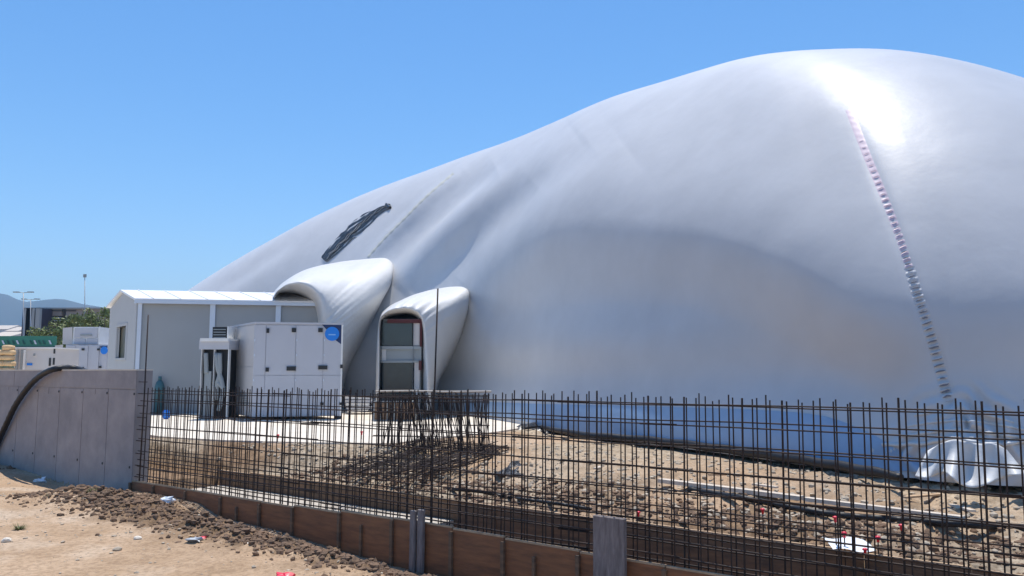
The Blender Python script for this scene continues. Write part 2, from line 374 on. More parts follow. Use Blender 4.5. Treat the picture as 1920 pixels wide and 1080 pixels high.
def resample(pl, n):
    pl = np.array(pl, float); s = np.r_[0, np.cumsum(np.hypot(*np.diff(pl, axis=0).T))]; u = np.linspace(0, s[-1], n)
    # smooth the corners with a Catmull curve through the points
    t = np.interp(u, s, np.arange(len(pl))); i = np.clip(t.astype(int), 0, len(pl)-2); f = (t-i)[:, None]
    g = lambda k: pl[np.clip(k, 0, len(pl)-1)]
    p0, p1, p2, p3 = g(i-1), g(i), g(i+1), g(i+2)
    return .5*((2*p1)+(-p0+p2)*f+(2*p0-5*p1+4*p2-p3)*f*f+(-p0+3*p1-3*p2+p3)*f**3)
def strip(name, pl, width_px, n, m, lift, ripple, mt, parent, taper=None):
    P = resample(pl, n); T = np.gradient(P, axis=0); T /= np.linalg.norm(T, axis=1, keepdims=True); Nn = np.stack([-T[:, 1], T[:, 0]], 1)
    V = []
    for i in range(n):
        wd = width_px*(taper(i/(n-1)) if taper else 1)
        for j in range(m):
            s = (j/(m-1)-.5)*2; q = P[i]+Nn[i]*wd*s
            loc, nn = hit(q[0], q[1])
            if loc is None: loc, nn = hit(P[i][0], P[i][1])
            V.append(loc+nn*(lift*(1-abs(s)**3)-.004*abs(s)**3*0+ripple(i/(n-1), s)))
    Fc = [(i*m+j, i*m+j+1, (i+1)*m+j+1, (i+1)*m+j) for i in range(n-1) for j in range(m-1)]
    return me_obj(name, V, Fc, mt, parent, True)
rung = lambda u, s: .055*math.sin(u*2*math.pi*48+.6*math.sin(u*40)+.5*s*math.sin(u*23))*(1-s*s)*(.03+.97*min(1, u*1.05)**2.2)*(1+.3*math.sin(u*61))
M_pink = mat('pinkish_lacing', (.62, .50, .56), .5)
SPL = [(float(p[0]), float(p[1])) for p in resample(SEAM, 200)]
strip('laced_joint', SPL[:110], 7.5, 300, 9, .004, lambda u, s: rung(u*.55, s), M_pink, dome_root)
strip('laced_joint', SPL[109:], 10.5, 300, 9, .004, lambda u, s: rung(.55+u*.45, s), M_dome, dome_root)
TS = np.gradient(np.array(SPL), axis=0); TS /= np.linalg.norm(TS, axis=1, keepdims=True)
for k in range(44):
    u = .12+.86*k/43; p = SPL[int(u*199)]; t_ = [float(c_) for c_ in TS[int(u*199)]]; wd = (4.5+4.5*u)*random.uniform(.8, 1.2)
    pts = []
    for a_ in (-1, -.5, 0, .5, 1):
        l_, n_ = hit(p[0]-t_[1]*wd*a_, p[1]+t_[0]*wd*a_+1.2*a_*random.uniform(-1, 1), .012+.03*u*(1-a_*a_))
        pts.append(l_)
    rr_ = .004+.013*u**1.6
    MB().tube(pts, [rr_*.3, rr_, rr_*1.15, rr_, rr_*.3], 6).build('lacing_gap_bar', M_pink if u < .5 else M_lacegap, dome_root, True)  # bars across the rung troughs; the lower dark ones paint in gap shade
strip('welded_seam', [(690, 482), (720, 448), (760, 408), (800, 368), (850, 325)], 2.4, 60, 5, .02, lambda u, s: .01*math.sin(u*90), M_seamy, dome_root)
strip('vent_flap', [(608, 488), (640, 455), (672, 425), (705, 400), (733, 386)], 12, 150, 25, .05,
      lambda u, s: .06*math.sin(s*13+3.5*math.sin(u*7))+.05*float(vnoise(u*22, s*3, 1))*2, M_cage2, dome_root, taper=lambda u: (.22+.78*math.sin(min(1, u*.93+.07)*math.pi)**.75)*(1+.35*float(vnoise(u*14, 3.3, 1))))
for k in range(7):
    o = .5*k
    pl = [(612-o*2+k*3, 490-k*3), (645+k*2, 457-k*3), (680+k, 424-k*2), (712, 398-k), (729, 388)]
    pts = [hit(p[0]+1.5*math.sin(i*1.3+k), p[1])[0] for i, p in enumerate(resample(pl, 30))]
    pts = [p+Vector((-.05, -.12, .03)) for p in pts]
    MB().tube(pts, .016, 5).build('lacing_rope', M_hood if k % 3 == 1 else M_sheet, dome_root)
p1, _ = hit(726, 385, .08); p2, _ = hit(733, 391, .08)
MB().tube([p1, p2], .09, 6).build('lacing_clip', M_sheet, dome_root)
# hem pipes and the draped corner over its anchor block
def hem(pl, lift, rad, name='hem_fold', mt=None):
    pts = []
    for p in resample(pl, 40):
        l, nn = hit(p[0], p[1], lift)
        if l is not None: pts.append(l)
    MB().tube(pts, rad, 8).build(name, mt or M_hood, dome_root, True)
hem([(1655, 834), (1700, 834), (1750, 829), (1790, 822), (1830, 830), (1880, 833), (1925, 826)], .02, .035)
hem([(1690, 818), (1740, 812), (1790, 806), (1850, 812), (1925, 822)], .01, .028)
hem([(1700, 800), (1740, 793), (1790, 789), (1850, 793), (1925, 806)], .0, .024)
hem([(1715, 779), (1750, 774), (1800, 772), (1850, 778), (1900, 792)], .0, .022)
def drape():
    V = []; n, m = 64, 22
    top = [(1738, 846), (1752, 838), (1770, 829), (1790, 824), (1812, 828), (1838, 832), (1865, 832), (1888, 844)]
    bot = [(1716, 893), (1740, 896), (1772, 886), (1800, 908), (1832, 914), (1868, 900), (1893, 892), (1925, 890)]
    T_ = resample(top, n); B_ = resample(bot, n)
    for i in range(n):
        u = i/(n-1); fold = math.sin(u*math.pi*7+.5*math.sin(u*9))
        for j in range(m):
            v = j/(m-1); p = T_[i]*(1-v)+B_[i]*v
            Y0 = 13.05-.12*v-.13*fold*v-.22*math.sin(u*math.pi)*v**2.5-.07*math.sin(u*31+v*4)*v-.3*(1-v)**4*0
            q = on_y(p[0], p[1], Y0); V.append(q)
    Fc = [(i*m+j, i*m+j+1, (i+1)*m+j+1, (i+1)*m+j) for i in range(n-1) for j in range(m-1)]
    o = me_obj('corner_skirt', V, Fc, M_hood, dome_root, True)
    md = o.modifiers.new('solid', 'SOLIDIFY'); md.thickness = .01; md.offset = 0
drape()
blk = thing('anchor_block', 'dark concrete anchor block half under the draped corner of the dome', 'anchor block', on_z(1880, 905, .45))
MB().prism([on_z(1860, 912, .4), on_z(1925, 912, .4), on_z(1925, 880, .4), on_z(1870, 880, .4)], .3, .78).build('block', M_conc, blk)
MB().prism([on_z(1868, 905, .4), on_z(1912, 905, .4), on_z(1902, 884, .4), on_z(1878, 884, .4)], .78, .98).build('cap', M_conc, blk)

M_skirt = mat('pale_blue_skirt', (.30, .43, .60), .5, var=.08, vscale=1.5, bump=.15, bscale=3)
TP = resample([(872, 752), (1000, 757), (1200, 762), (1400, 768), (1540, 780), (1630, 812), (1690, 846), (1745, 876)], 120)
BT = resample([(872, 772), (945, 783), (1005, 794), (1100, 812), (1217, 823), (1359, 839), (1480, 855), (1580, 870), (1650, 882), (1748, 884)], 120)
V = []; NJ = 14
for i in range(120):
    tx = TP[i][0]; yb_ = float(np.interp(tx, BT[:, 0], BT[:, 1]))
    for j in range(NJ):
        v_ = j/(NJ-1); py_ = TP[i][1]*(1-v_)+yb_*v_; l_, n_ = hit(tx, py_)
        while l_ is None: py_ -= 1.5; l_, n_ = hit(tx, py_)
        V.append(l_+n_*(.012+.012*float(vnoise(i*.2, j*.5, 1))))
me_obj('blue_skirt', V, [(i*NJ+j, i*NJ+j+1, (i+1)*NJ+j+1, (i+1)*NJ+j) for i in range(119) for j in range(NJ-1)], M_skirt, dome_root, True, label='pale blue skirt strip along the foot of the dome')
# black pipe along the foot of the dome
pl = [(985, 806), (1012, 803), (1040, 809), (1100, 819), (1217, 828), (1359, 845), (1480, 862), (1580, 878), (1650, 890), (1690, 897)]
pts = []
for i, p in enumerate(resample(pl, 70)):
    q = on_z(p[0], p[1]-3, .84); pts.append(q+Vector((0, 0, .01*math.sin(i*.9))))
o = MB().tube(pts, [.04+.055*min(1, i/12)*min(1, (69-i)/8+.3) for i in range(70)], 10).build('ground_pipe', M_black, None, True, loc=pts[0]); tag(o, 'thick black pipe lying along the foot of the white dome', 'pipe')
def sheet_patch(name, label, pix, z, h, mt, cat):
    c = [on_z(p[0], p[1], z) for p in pix]; n = 18; V = []
    for i in range(n):
        for j in range(n):
            u, v = i/(n-1), j/(n-1)
            p = (c[0]*(1-u)+c[1]*u)*(1-v)+(c[3]*(1-u)+c[2]*u)*v
            e = min(u, 1-u, v, 1-v)*2
            V.append(p+Vector((.12*float(vnoise(u*5, v*5, 1)), .1*float(vnoise(u*5+9, v*5, 1)), h*e**.6*(.8+1.2*float(vnoise(u*6+z*10, v*6, 1))))))
    Fc = [(i*n+j, i*n+j+1, (i+1)*n+j+1, (i+1)*n+j) for i in range(n-1) for j in range(n-1)]
    o = me_obj(name, V, Fc, mt, None, True, loc=c[0]); tag(o, label, cat); return o
sheet_patch('plastic_sheet', 'crumpled black plastic heaped at the near tip of the concrete slab', [(955, 812), (1050, 812), (1040, 803), (965, 806)], .66, .3, M_sheet, 'plastic sheet')
sheet_patch('plastic_sheet', 'flat black plastic sheet left on the dirt in front of the dome', [(925, 893), (1000, 888), (985, 871), (940, 876)], .42, .16, M_sheet, 'plastic sheet')

# ------------------------------------------------------------------ inflated connectors
def hood(name, label, ringB, yB, ringM, yM, ringC, liftC, cat='dome connector'):
    n = 150
    def fix(pl, y): return [on_y(p[0], p[1], y) for p in resample(pl, n)]
    A0 = resample(ringB, n); cx, cy = A0.mean(0)
    ringA = [on_y(p[0]+(cx-p[0])*.03, p[1]+(max(p[1], cy)-p[1])*.05, yB+1.6) for p in A0]
    RB = fix(ringB, yB); RM = fix(ringM, yM)
    RC = []; RD = []; C0 = resample(ringC, n); ccx, ccy = C0.mean(0)
    for p in C0:
        r_ = ray(p[0], p[1]).normalized(); l, nn = hit(p[0], p[1])
        if l is None: l, nn = hit(p[0], 735)
        dist = (l-Vector((0, 0, EYE))).length
        hh = float(sm(690, 520, -0+0) if False else 1-sm(535, 700, p[1])); RC.append(Vector((0, 0, EYE))+r_*(dist-liftC*(.12+.88*hh)))
        q = (p[0]+(ccx-p[0])*.13, p[1]+(ccy-p[1])*.10); l2, n2 = hit(q[0], q[1])
        if l2 is None: l2, n2 = hit(q[0], 735)
        RD.append(l2+ray(*q).normalized()*.7)
    rings = [ringA, RB, RM, RC, RD]; R2 = []
    K = 22
    for s in range(len(rings)-1):
        p0 = rings[max(0, s-1)]; p1 = rings[s]; p2 = rings[s+1]; p3 = rings[min(len(rings)-1, s+2)]
        for k in range(K):
            f = k/K
            R2.append([.5*((2*b)+(c-a_)*f+(2*a_-5*b+4*c-d_)*f*f+(3*b-a_-3*c+d_)*f**3) for a_, b, c, d_ in zip(p0, p1, p2, p3)])
    R2.append(rings[-1]); V = []
    for i, rg in enumerate(R2):
        for j, p in enumerate(rg):
            u = i/len(R2); v = j/n
            wr = .02*math.sin(v*190+u*16)*math.exp(-((u-.5)/.12)**2)*math.exp(-((v-.58)/.13)**2)+.05*float(vnoise(u*7, v*9, 1))+.022*float(vnoise(u*16, v*34, 1))+.03*abs(float(vnoise(u*9+v*14, v*5, 1)))
            wr += .028*math.sin(u*120+v*22)*math.exp(-((u-.88)/.1)**2)*math.exp(-((v-.62)/.09)**2)
            V.append(p+Vector((wr*.3, -wr, wr)))
    Fc = [(i*n+j, i*n+j+1, (i+1)*n+j+1, (i+1)*n+j) for i in range(len(R2)-1) for j in range(n-1)]
    o = me_obj(name, V, Fc, M_hood, None, True, loc=tuple(RB[-1])); tag(o, label, cat, 'inflated connectors on the dome'); return o, R2
h1, r1 = hood('inflated_connector', 'larger puffy white fabric connector joining the gabled shed to the dome',
    [(515, 560), (522, 549), (540, 546), (560, 549), (577, 557), (589, 572), (595, 595), (598, 630), (600, 680), (602, 760)], 36.3,
    [(512, 556), (524, 540), (548, 526), (578, 524), (603, 538), (618, 562), (625, 600), (627, 650), (625, 700), (620, 765)], 35.3,
    [(512, 550), (535, 527), (570, 507), (620, 494), (670, 488), (710, 486), (727, 491), (733, 506), (728, 537), (712, 570), (692, 612), (672, 652), (652, 694), (640, 760)], .9)
h2, r2 = hood('inflated_connector', 'smaller puffy white fabric hood flaring behind the glazed door booth',
    [(712, 770), (713, 680), (714, 612), (722, 594), (745, 587), (768, 586), (784, 594), (791, 612), (793, 680), (794, 770)], 31.6,
    [(708, 770), (709, 670), (712, 604), (724, 584), (748, 572), (776, 571), (797, 584), (806, 612), (808, 690), (805, 770)], 31.4,
    [(704, 770), (706, 660), (712, 598), (726, 577), (752, 562), (785, 549), (820, 541), (850, 538), (869, 541), (877, 553), (874, 587), (862, 632), (844, 676), (824, 716), (812, 770)], .7)

# ------------------------------------------------------------------ slab
slab_px = [(262, 812), (299, 818), (416, 825), (571, 829), (740, 831), (778, 825), (881, 815), (933, 809), (1010, 797)]
sp_ = [on_z(p[0], p[1], .8) for p in slab_px]
poly = [(p.x, p.y) for p in sp_]+[(2.0, 31), (-1, 40), (-30, 60), (-34, 40), (-16, 22.5)]
o = MB().prism(poly, .45, .8).build('slab', M_slab); struct(o)

# ------------------------------------------------------------------ shed
GZ = .8
def vline(px, py_base, py_top):   # ground point and height from pixels
    b = on_z(px, py_base, GZ); t = on_y(px, py_top, b.y); return b, t.z
A_ = on_z(248, 776, GZ); zE = on_y(248, 564, A_.y).z
B_ = on_y(600, 700, A_.y*1.045); B_ = Vector((B_.x, B_.y, GZ))
C_ = on_y(202, 700, A_.y*1.11); C_ = Vector((C_.x, C_.y, GZ))
AB = (B_-A_); AC = (C_-A_); zR = on_y(226, 547, A_.y*1.055).z
shed = thing('shed', 'grey gabled shed with a bright white roof running into the dome', 'shed', A_)
ABu = AB.normalized(); ACu = AC.normalized()
mb = MB(); e = zE-.05
mb.add([A_, B_, B_+AC, C_, A_+Vector((0, 0, e-GZ)), B_+Vector((0, 0, e-GZ)), B_+AC+Vector((0, 0, e-GZ)), C_+Vector((0, 0, e-GZ))], [(0, 1, 5, 4), (1, 2, 6, 5), (2, 3, 7, 6)])
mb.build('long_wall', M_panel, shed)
# gable wall with a door opening: built of pieces round the opening
d0, d1 = .30, .66; zt = on_y(236, 611, A_.y*1.04).z; zb = on_y(236, 671, A_.y*1.04).z
def G(u, z): return A_+AC*u+Vector((0, 0, z-GZ))
g = MB()
g.add([G(0, GZ), G(d0, GZ), G(d0, e), G(0, e)], [(0, 1, 2, 3)])
g.add([G(d1, GZ), G(1, GZ), G(1, e), G(d1, e)], [(0, 1, 2, 3)])
g.add([G(d0, GZ), G(d1, GZ), G(d1, zb), G(d0, zb)], [(0, 1, 2, 3)])
g.add([G(d0, zt), G(d1, zt), G(d1, e), G(d0, e)], [(0, 1, 2, 3)])
g.add([G(0, e), G(1, e), G(.5, zR-.06)], [(0, 1, 2)])
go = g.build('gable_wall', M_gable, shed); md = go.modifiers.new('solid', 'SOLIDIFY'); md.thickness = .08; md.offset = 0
fr = MB()
inw = ABu*.0
for (u0, z0, u1, z1) in [(d0-.03, zb-.1, d0, zt+.12), (d1, zb-.1, d1+.03, zt+.12), (d0, zt, d1, zt+.12), (d0, zb-.1, d1, zb)]:
    fr.hexa(G(u0, z0)-ABu*.09, AC*(u1-u0), ABu*.16, Vector((0, 0, z1-z0)))
fr.build('window_frame', M_gable, shed)
MB().add([G(d0, zb)+ABu*.12, G(d1, zb)+ABu*.12, G(d1, zt)+ABu*.12, G(d0, zt)+ABu*.12], [(0, 1, 2, 3)]).build('pane', mat('brown_tinted_pane', (.13, .10, .055), .3, col2=(.05, .08, .05), vscale=.9), shed)
rf = MB(); ov = .18
for side, (u0, u1) in enumerate([(-.05, .5), (.5, 1.05)]):
    z0 = zE if side == 0 else zR; z1 = zR if side == 0 else zE
    o1 = A_+AC*u0-ABu*ov+Vector((0, 0, z0-GZ)); o2 = A_+AC*u1-ABu*ov+Vector((0, 0, z1-GZ))
    rf.hexa(o1, AB+ABu*ov*.5, o2-o1, Vector((0, 0, .09)))
rf.build('roof', M_whitesh, shed)
for k in range(7):
    u = (k+.5)/7
    o1 = A_+AC*(-.05)+AB*u+Vector((0, 0, zE-GZ+.09)); o2 = A_+AC*.5+AB*u+Vector((0, 0, zR-GZ+.09))
    MB().hexa(o1, ABu*.04, o2-o1, Vector((0, 0, .03))).build('roof_rib', M_whitesh, shed)
MB().hexa(A_+AC*(-.055)-ABu*ov+Vector((0, 0, zE-GZ-.12)), AB+ABu*ov*.5, ACu*.1, Vector((0, 0, .13))).build('gutter', M_trim, shed)
nrm = Vector((AB.y, -AB.x, 0)).normalized()
if nrm.y > 0: nrm = -nrm
for px in (250, 384, 510):
    u = (px-248)/352
    o1 = A_+AB*u+nrm*.005
    MB().hexa(o1, ABu*(.16 if px < 300 else .22), nrm*.09, Vector((0, 0, e-GZ-.02))).build('downpipe' if px > 300 else 'corner_post', M_trim, shed)
# ------------------------------------------------------------------ air handling units
def box_unit(px0, px1, pyb, pyt, ang, sidedeg, depth, z0=GZ, Yf=None):
    P0 = on_z(px0, pyb, z0)
    if Yf: P0 = on_y(px0, 700, Yf); P0.z = z0
    u = Vector((math.cos(R(ang)), math.sin(R(ang)), 0)); k = (px1-960)/F*1.0
    # length so the far end lands in column px1
    r_ = ray(px1, 697); kk = r_.x/r_.y; L = (kk*P0.y-P0.x)/(u.x-kk*u.y)
    v = Vector((math.cos(R(sidedeg)), math.sin(R(sidedeg)), 0))
    H = on_y(px0, pyt, P0.y).z-z0
    return P0, u, L, v, H
P0, u, L, v, H = box_unit(474, 641, 788, 607, 14, 124, 3.4)
nf = Vector((u.y, -u.x, 0)); Dp = 3.5; Zu = Vector((0, 0, 1))
ahu = thing('air_handling_unit', 'large white boxed air unit with blue disc beside the shed', 'air unit', P0, 'white air handling units')
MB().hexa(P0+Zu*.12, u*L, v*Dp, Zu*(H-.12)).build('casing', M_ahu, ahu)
mbx = MB()
for k in range(4):
    mbx.hexa(P0+u*(L*k/3*.96), u*.14, v*.3, Zu*.12)
mbx.build('foot_rail', M_dark, ahu)
def fx(px):   # fraction along the front for a column
    r_ = ray(px, 697); kk = r_.x/r_.y; return (kk*P0.y-P0.x)/(u.x-kk*u.y)
def fz(px, py):
    a = fx(px); q = P0+u*a; return on_y(px, py, q.y-.02).z
cols = [474, 497, 553, 605, 641]
for a, b in zip(cols[:-1], cols[1:]):
    for (za, zb_) in ((.16, H*.46), (H*.465, H-.05)):
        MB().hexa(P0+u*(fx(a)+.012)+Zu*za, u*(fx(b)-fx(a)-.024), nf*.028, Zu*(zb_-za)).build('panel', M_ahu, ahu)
for (y0_, y1_) in ((.16, H*.55), (H*.555, H-.05)):
    sn = Vector((-v.y, v.x, 0)); sn = sn if sn.x < 0 else -sn
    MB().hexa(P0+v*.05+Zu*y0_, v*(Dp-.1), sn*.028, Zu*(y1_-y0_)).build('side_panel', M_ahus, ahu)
MB().hexa(P0-u*.04+Zu*H+nf*.05, u*(L+.08), v*Dp, Zu*.07).build('top_trim', M_ahu, ahu)
MB().hexa(P0+u*(L-.05)+Zu*.12+nf*.028, u*.06, nf*.03, Zu*(H-.12)).build('corner_trim', M_white, ahu)
for (px, py, wd, hh) in [(500, 620, .1, .17), (549, 619, .16, .16), (599, 619, .17, .16), (501, 693, .12, .15), (546, 691, .34, .16), (605, 689, .34, .15), (640, 687, .1, .14), (605, 757, .12, .1), (640, 757, .1, .1)]:
    c = P0+u*(fx(px)-wd/2)+nf*.03; c.z = fz(px, py)-hh/2
    hd = MB().hexa(c, u*wd, nf*.05, Zu*hh).build('handle', M_dark, ahu)
def logo(parent, P0, u, nf, fx, fz, tri, cpx, rad, line=True):
    pts = []
    for (px, py) in tri:
        q = P0+u*fx(px)+nf*.034; q.z = fz(px, py); pts.append(q)
    MB().add(pts+[p+nf*.004 for p in pts], [tuple(range(len(pts))), tuple(range(len(pts), 2*len(pts)))]+[(i, (i+1) % len(pts), len(pts)+(i+1) % len(pts), len(pts)+i) for i in range(len(pts))]).build('corner_plate', M_navy, parent)
    c = P0+u*fx(cpx[0])+nf*.042; c.z = fz(*cpx)
    lg = MB().disc(c, u*rad, Zu*rad, 32, nf*.006).build('round_logo', M_blue, parent)
    if line:
        ln = MB().hexa(c-u*rad*.5-Zu*rad*.2+nf*.0065, u*rad, nf*.003, Zu*rad*.16).build('logo_line', M_bluel, lg)
        OFF[ln.name] = OFF[lg.name]
for k in range(7):
    q0 = P0+v*(.6+.0*k)+Zu*(.55+.07*k); sn = Vector((-v.y, v.x, 0)); sn = sn if sn.x < 0 else -sn
    MB().hexa(q0+sn*.03, v*1.1, sn*.02, Zu*.03).build('louvre_slat', M_frame, ahu)
for px in (474, 553, 605):
    for py in (640, 668, 715, 740):
        c = P0+u*(fx(px)+.02)+nf*.03; c.z = fz(px, py)
        MB().hexa(c, u*.035, nf*.02, Zu*.09).build('hinge', M_trim, ahu)
logo(ahu, P0, u, nf, fx, fz, [(601, 608), (639, 608), (639, 646), (628, 638), (612, 620)], (621, 626), .27)
# grille cabinet with pipework left of the unit
Q0 = on_z(374, 786, GZ); cab = thing('pipe_cabinet', 'white framed open cabinet full of dark pipes left of the big air unit', 'cabinet', Q0)
def at(px, py, Y): return on_y(px, py, Y)
Yq = Q0.y
def rect(px0, py0, px1, py1, Y, th):
    a = at(px0, py1, Y); b = at(px1, py0, Y); return MB().hexa(a, Vector((b.x-a.x, 0, 0)), Vector((0, th, 0)), Vector((0, 0, b.z-a.z)))
rect(376, 650, 427, 786, Yq+.25, 1.6).build('back_box', M_dark, cab)
for a in [(373, 642, 378, 788), (396, 655, 402, 788), (423, 642, 430, 788)]: rect(*a, Yq, .22).build('upright', M_white, cab)
rect(373, 638, 430, 655, Yq-.03, 1.9).build('top_box', M_ahu, cab)
rect(375, 634, 428, 640, Yq-.12, 2.0).build('ledge', M_white, cab)
rect(380, 696, 396, 785, Yq+.1, .1).build('lower_panel', M_frame, cab)
for pl in ([(405, 662), (408, 690), (415, 712), (418, 735), (410, 770)], [(412, 662), (412, 700), (407, 720), (405, 750)], [(386, 662), (387, 700)], [(405, 715), (420, 728)]):
    MB().tube([at(p[0], p[1], Yq+.1) for p in resample(pl, 12)], .09, 8).build('pipe', M_frame, cab, True)
vent = thing('dark_vent', 'small black louvred box on top of the pipe cabinet', 'vent box', at(412, 637, Yq+.6))
rect(398, 613, 425, 637, Yq+.6, .8).build('box', M_dark, vent)
rect(425.3, 612, 428, 638, Yq+.55, .85).build('end_plate', M_white, vent)
for k in range(4): rect(400, 617+k*5, 423, 618.4+k*5, Yq+.55, .04).build('louvre', M_frame, vent)

# ------------------------------------------------------------------ door booth under the smaller connector
Yd = 31.3
dr = thing('door_booth', 'glazed grey door booth with dark red trim under the smaller fabric hood', 'door booth', at(752, 782, Yd))
rect(713, 598, 791, 783, Yd+.35, 1.2).build('booth_box', M_frame, dr)
rect(716, 606, 773, 648, Yd+.12, .05).build('upper_glass', M_glass, dr)
rect(716, 680, 773, 776, Yd+.12, .05).build('lower_glass', M_glass, dr)
rect(713, 649, 790, 655, Yd+.02, .3).build('transom', M_frame, dr)
rect(724, 655, 790, 676, Yd+.1, .2).build('transom_panel', M_frame, dr)
rect(713, 655, 724, 676, Yd+.08, .2).build('pale_panel', M_hood, dr)
rect(713, 676, 790, 680, Yd+.02, .3).build('transom', M_frame, dr)
rect(775, 606, 787, 648, Yd+.08, .2).build('side_panel', M_ahus, dr)
rect(776, 680, 787, 776, Yd+.08, .2).build('side_panel', M_ahus, dr)
rect(726, 598.5, 787, 605.5, Yd, .3).build('red_trim', M_redt, dr)
rect(787.2, 598.5, 791, 650, Yd, .3).build('red_trim', M_redt, dr)
rect(785, 676, 790, 694, Yd-.02, .3).build('red_trim', M_redt, dr)
rect(713, 599, 715.5, 783, Yd, .3).build('jamb', M_dark, dr)
rect(773, 606, 775, 783, Yd, .3).build('jamb', M_frame, dr)
cr = thing('dark_crate', 'low dark crate stack standing before the glazed door booth', 'crate', on_z(735, 790, GZ))
Yc = on_z(735, 790, GZ).y
rect(700, 752, 778, 789, Yc, 1.2).build('lower_crate', M_frame, cr); rect(710, 741, 770, 751.5, Yc+.1, 1).build('upper_crate', M_dark, cr)
for k in range(6): rect(702+k*13, 754, 712+k*13, 787, Yc-.03, .03).build('board', M_plyd, cr)
st = thing('board_stack', 'white stepped boards stacked at the right end of the big air unit', 'board stack', on_z(665, 776, GZ))
Ys = on_z(665, 776, GZ).y
for k in range(5): rect(645+k*1.5, 744+k*6.2, 694-k*1.0+(k % 2)*6, 748.5+k*6.2, Ys-.25*k*.6, .8).build('board', M_white if k % 2 == 0 else M_ahu, st)
gb = on_z(297, 776, GZ)
tb = thing('gas_bottle', 'teal gas bottle standing against the grey shed wall', 'gas bottle', gb)
MB().tube([gb+Zu*.0, gb+Zu*1.15, gb+Zu*1.35, gb+Zu*1.45], [.2, .2, .14, .06], 16).build('cylinder', M_teal, tb, True)
MB().tube([gb+Zu*1.45, gb+Zu*1.6], .07, 10).build('valve_guard', M_teal, tb, True)
bx = on_z(303, 786, GZ)
o = MB().hexa(bx, Vector((.26, 0, 0)), Vector((0, .2, 0)), Zu*.34).build('jerrycan', M_blue, None, loc=bx); 
bmx = bmesh.new(); bmx.from_mesh(o.data); bmesh.ops.bevel(bmx, geom=bmx.edges[:], offset=.05, segments=2, affect='EDGES'); bmx.to_mesh(o.data); bmx.free()
tag(o, 'small blue canister on the slab below the gas bottle', 'canister')
# ------------------------------------------------------------------ cast concrete wall
WZ = 2.655
wall = thing('concrete_wall', 'tall grey cast concrete retaining wall ending at the rebar cage', 'concrete wall', W(-6, 0, 0))
def wbox(t0, t1, w0, w1, z0, z1, name, m, p, label=None):
    return MB().hexa(W(t0, w0, z0), W(t1, w0, z0)-W(t0, w0, z0), W(t0, w1, z0)-W(t0, w0, z0), Zu*(z1-z0)).build(name, m, p, label=label)
wbox(-16, 0, .012, .36, -.6, WZ-.03, 'wall_core', M_conc, wall)
tt = 0; k = 0
while tt > -15.9:
    wbox(tt-1.21, tt-.012, 0, .016, -.6, 2.20+.012*(k % 2), 'cast_panel', M_conc, wall); tt -= 1.22; k += 1
for k in range(5): wbox(-3.2*(k+1), -3.2*k-.01, -.006+.004*(k % 2), .016, 2.225, WZ-.035, 'upper_band', M_conc, wall)
wbox(-16, .0, -.012, .37, WZ-.03, WZ, 'top_edge', M_slab, wall)
for k in range(12):
    for zz_ in (2.12, .55):
        c = W(-.06-1.22*k-(.05 if zz_ < 1 else 0), -.004, zz_)
        MB().disc(c, Vector((UX, UY, 0))*.028, Zu*.028, 10, Vector((-.611, -.792, 0))*.006).build('tie_hole', M_dark, wall)
for k in range(12): 
    c = W(-.62-1.22*k, -.002, 2.205); 
    wbox(-.64-1.22*k, -.62-1.22*k, -.008, .005, 2.06+.03*(k % 3), 2.2, 'drip_mark', M_conc, wall) if k % 2 else None
for k, z in enumerate((2.38, 2.13, 1.87, 1.62, 1.36, 1.12, .85, .6, .36)):
    MB().tube([W(.0, .06, z), W(.34, .06, z)], .009, 6).build('tie_bar', M_steel, wall)

# hose over the wall
pl = [(-30, 900), (-8, 840), (12, 795), (32, 755), (60, 718), (88, 697), (115, 690), (142, 691), (168, 700)]
def wallY(px, wq):
    r_ = ray(px, 750); kk = r_.x/r_.y; q0 = W(0, wq, 0); t = (kk*q0.y-q0.x)/(UX-kk*UY); return W(t, wq, 0).y
pts = [on_y(p[0], p[1], wallY(p[0], -.14+.55*float(sm(95, 150, p[0])))) for i, p in enumerate(resample(pl, 60))]
hmb = MB(); hmb.tube(pts, [.068+.007*(i % 2) for i in range(60)], 12)
o = hmb.build('corrugated_hose', M_black, None, True, loc=pts[0]); tag(o, 'fat black corrugated hose arching over the concrete wall', 'hose')

# ------------------------------------------------------------------ trench: footing, formwork
o = wbox(-.3, 7.15, .06, 2.34, -.85, -.1, 'footing', M_foot, None); tag(o, 'pale fresh concrete footing slab between the two formwork lines', 'footing')
fw = thing('formwork', 'near line of brown plywood formwork boards along the trench', 'formwork', W(8, 0, -.3), 'plywood trench formwork')
UV = Vector((UX, UY, 0)); NV = Vector((.611, .792, 0))
def topz(t): return .25+.015*math.sin(t*.9)+float(np.interp(t, [0, 5, 8, 11, 14, 18], [0, .03, .11, .07, .04, .02]))*.8
tt = .0; k = 0
while tt < 18:
    ln = 1.22 if k % 4 else .95
    z1 = topz(tt+ln/2)+random.uniform(-.008, .008); j = random.uniform(-.012, .012)
    a = W(tt+.006, -.01+j, -1.0); 
    MB().hexa(a, UV*(ln-.012), NV*.021, Zu*(z1+1)).build('plywood_panel', M_ply, fw)
    MB().hexa(W(tt+.01, -.008+j, z1+.002), UV*(ln-.02), NV*.045, Zu*.022).build('edge_batten', M_edge, fw)
    MB().hexa(W(tt-.03, -.055, -1.0), UV*.055, NV*.042, Zu*(z1-.02+1)).build('stud', M_plyd, fw)
    if k in (3, 6, 9): MB().hexa(W(tt+.5, -.05, -1.0), UV*.045, NV*.037, Zu*(z1-.15+1)).build('stud', M_plyd, fw)
    tt += ln; k += 1
fw2 = thing('formwork', 'far line of weathered plywood boards holding back the dirt beyond the trench', 'formwork', W(8, 2.36, -.3), 'plywood trench formwork')
tt = -.4; k = 0
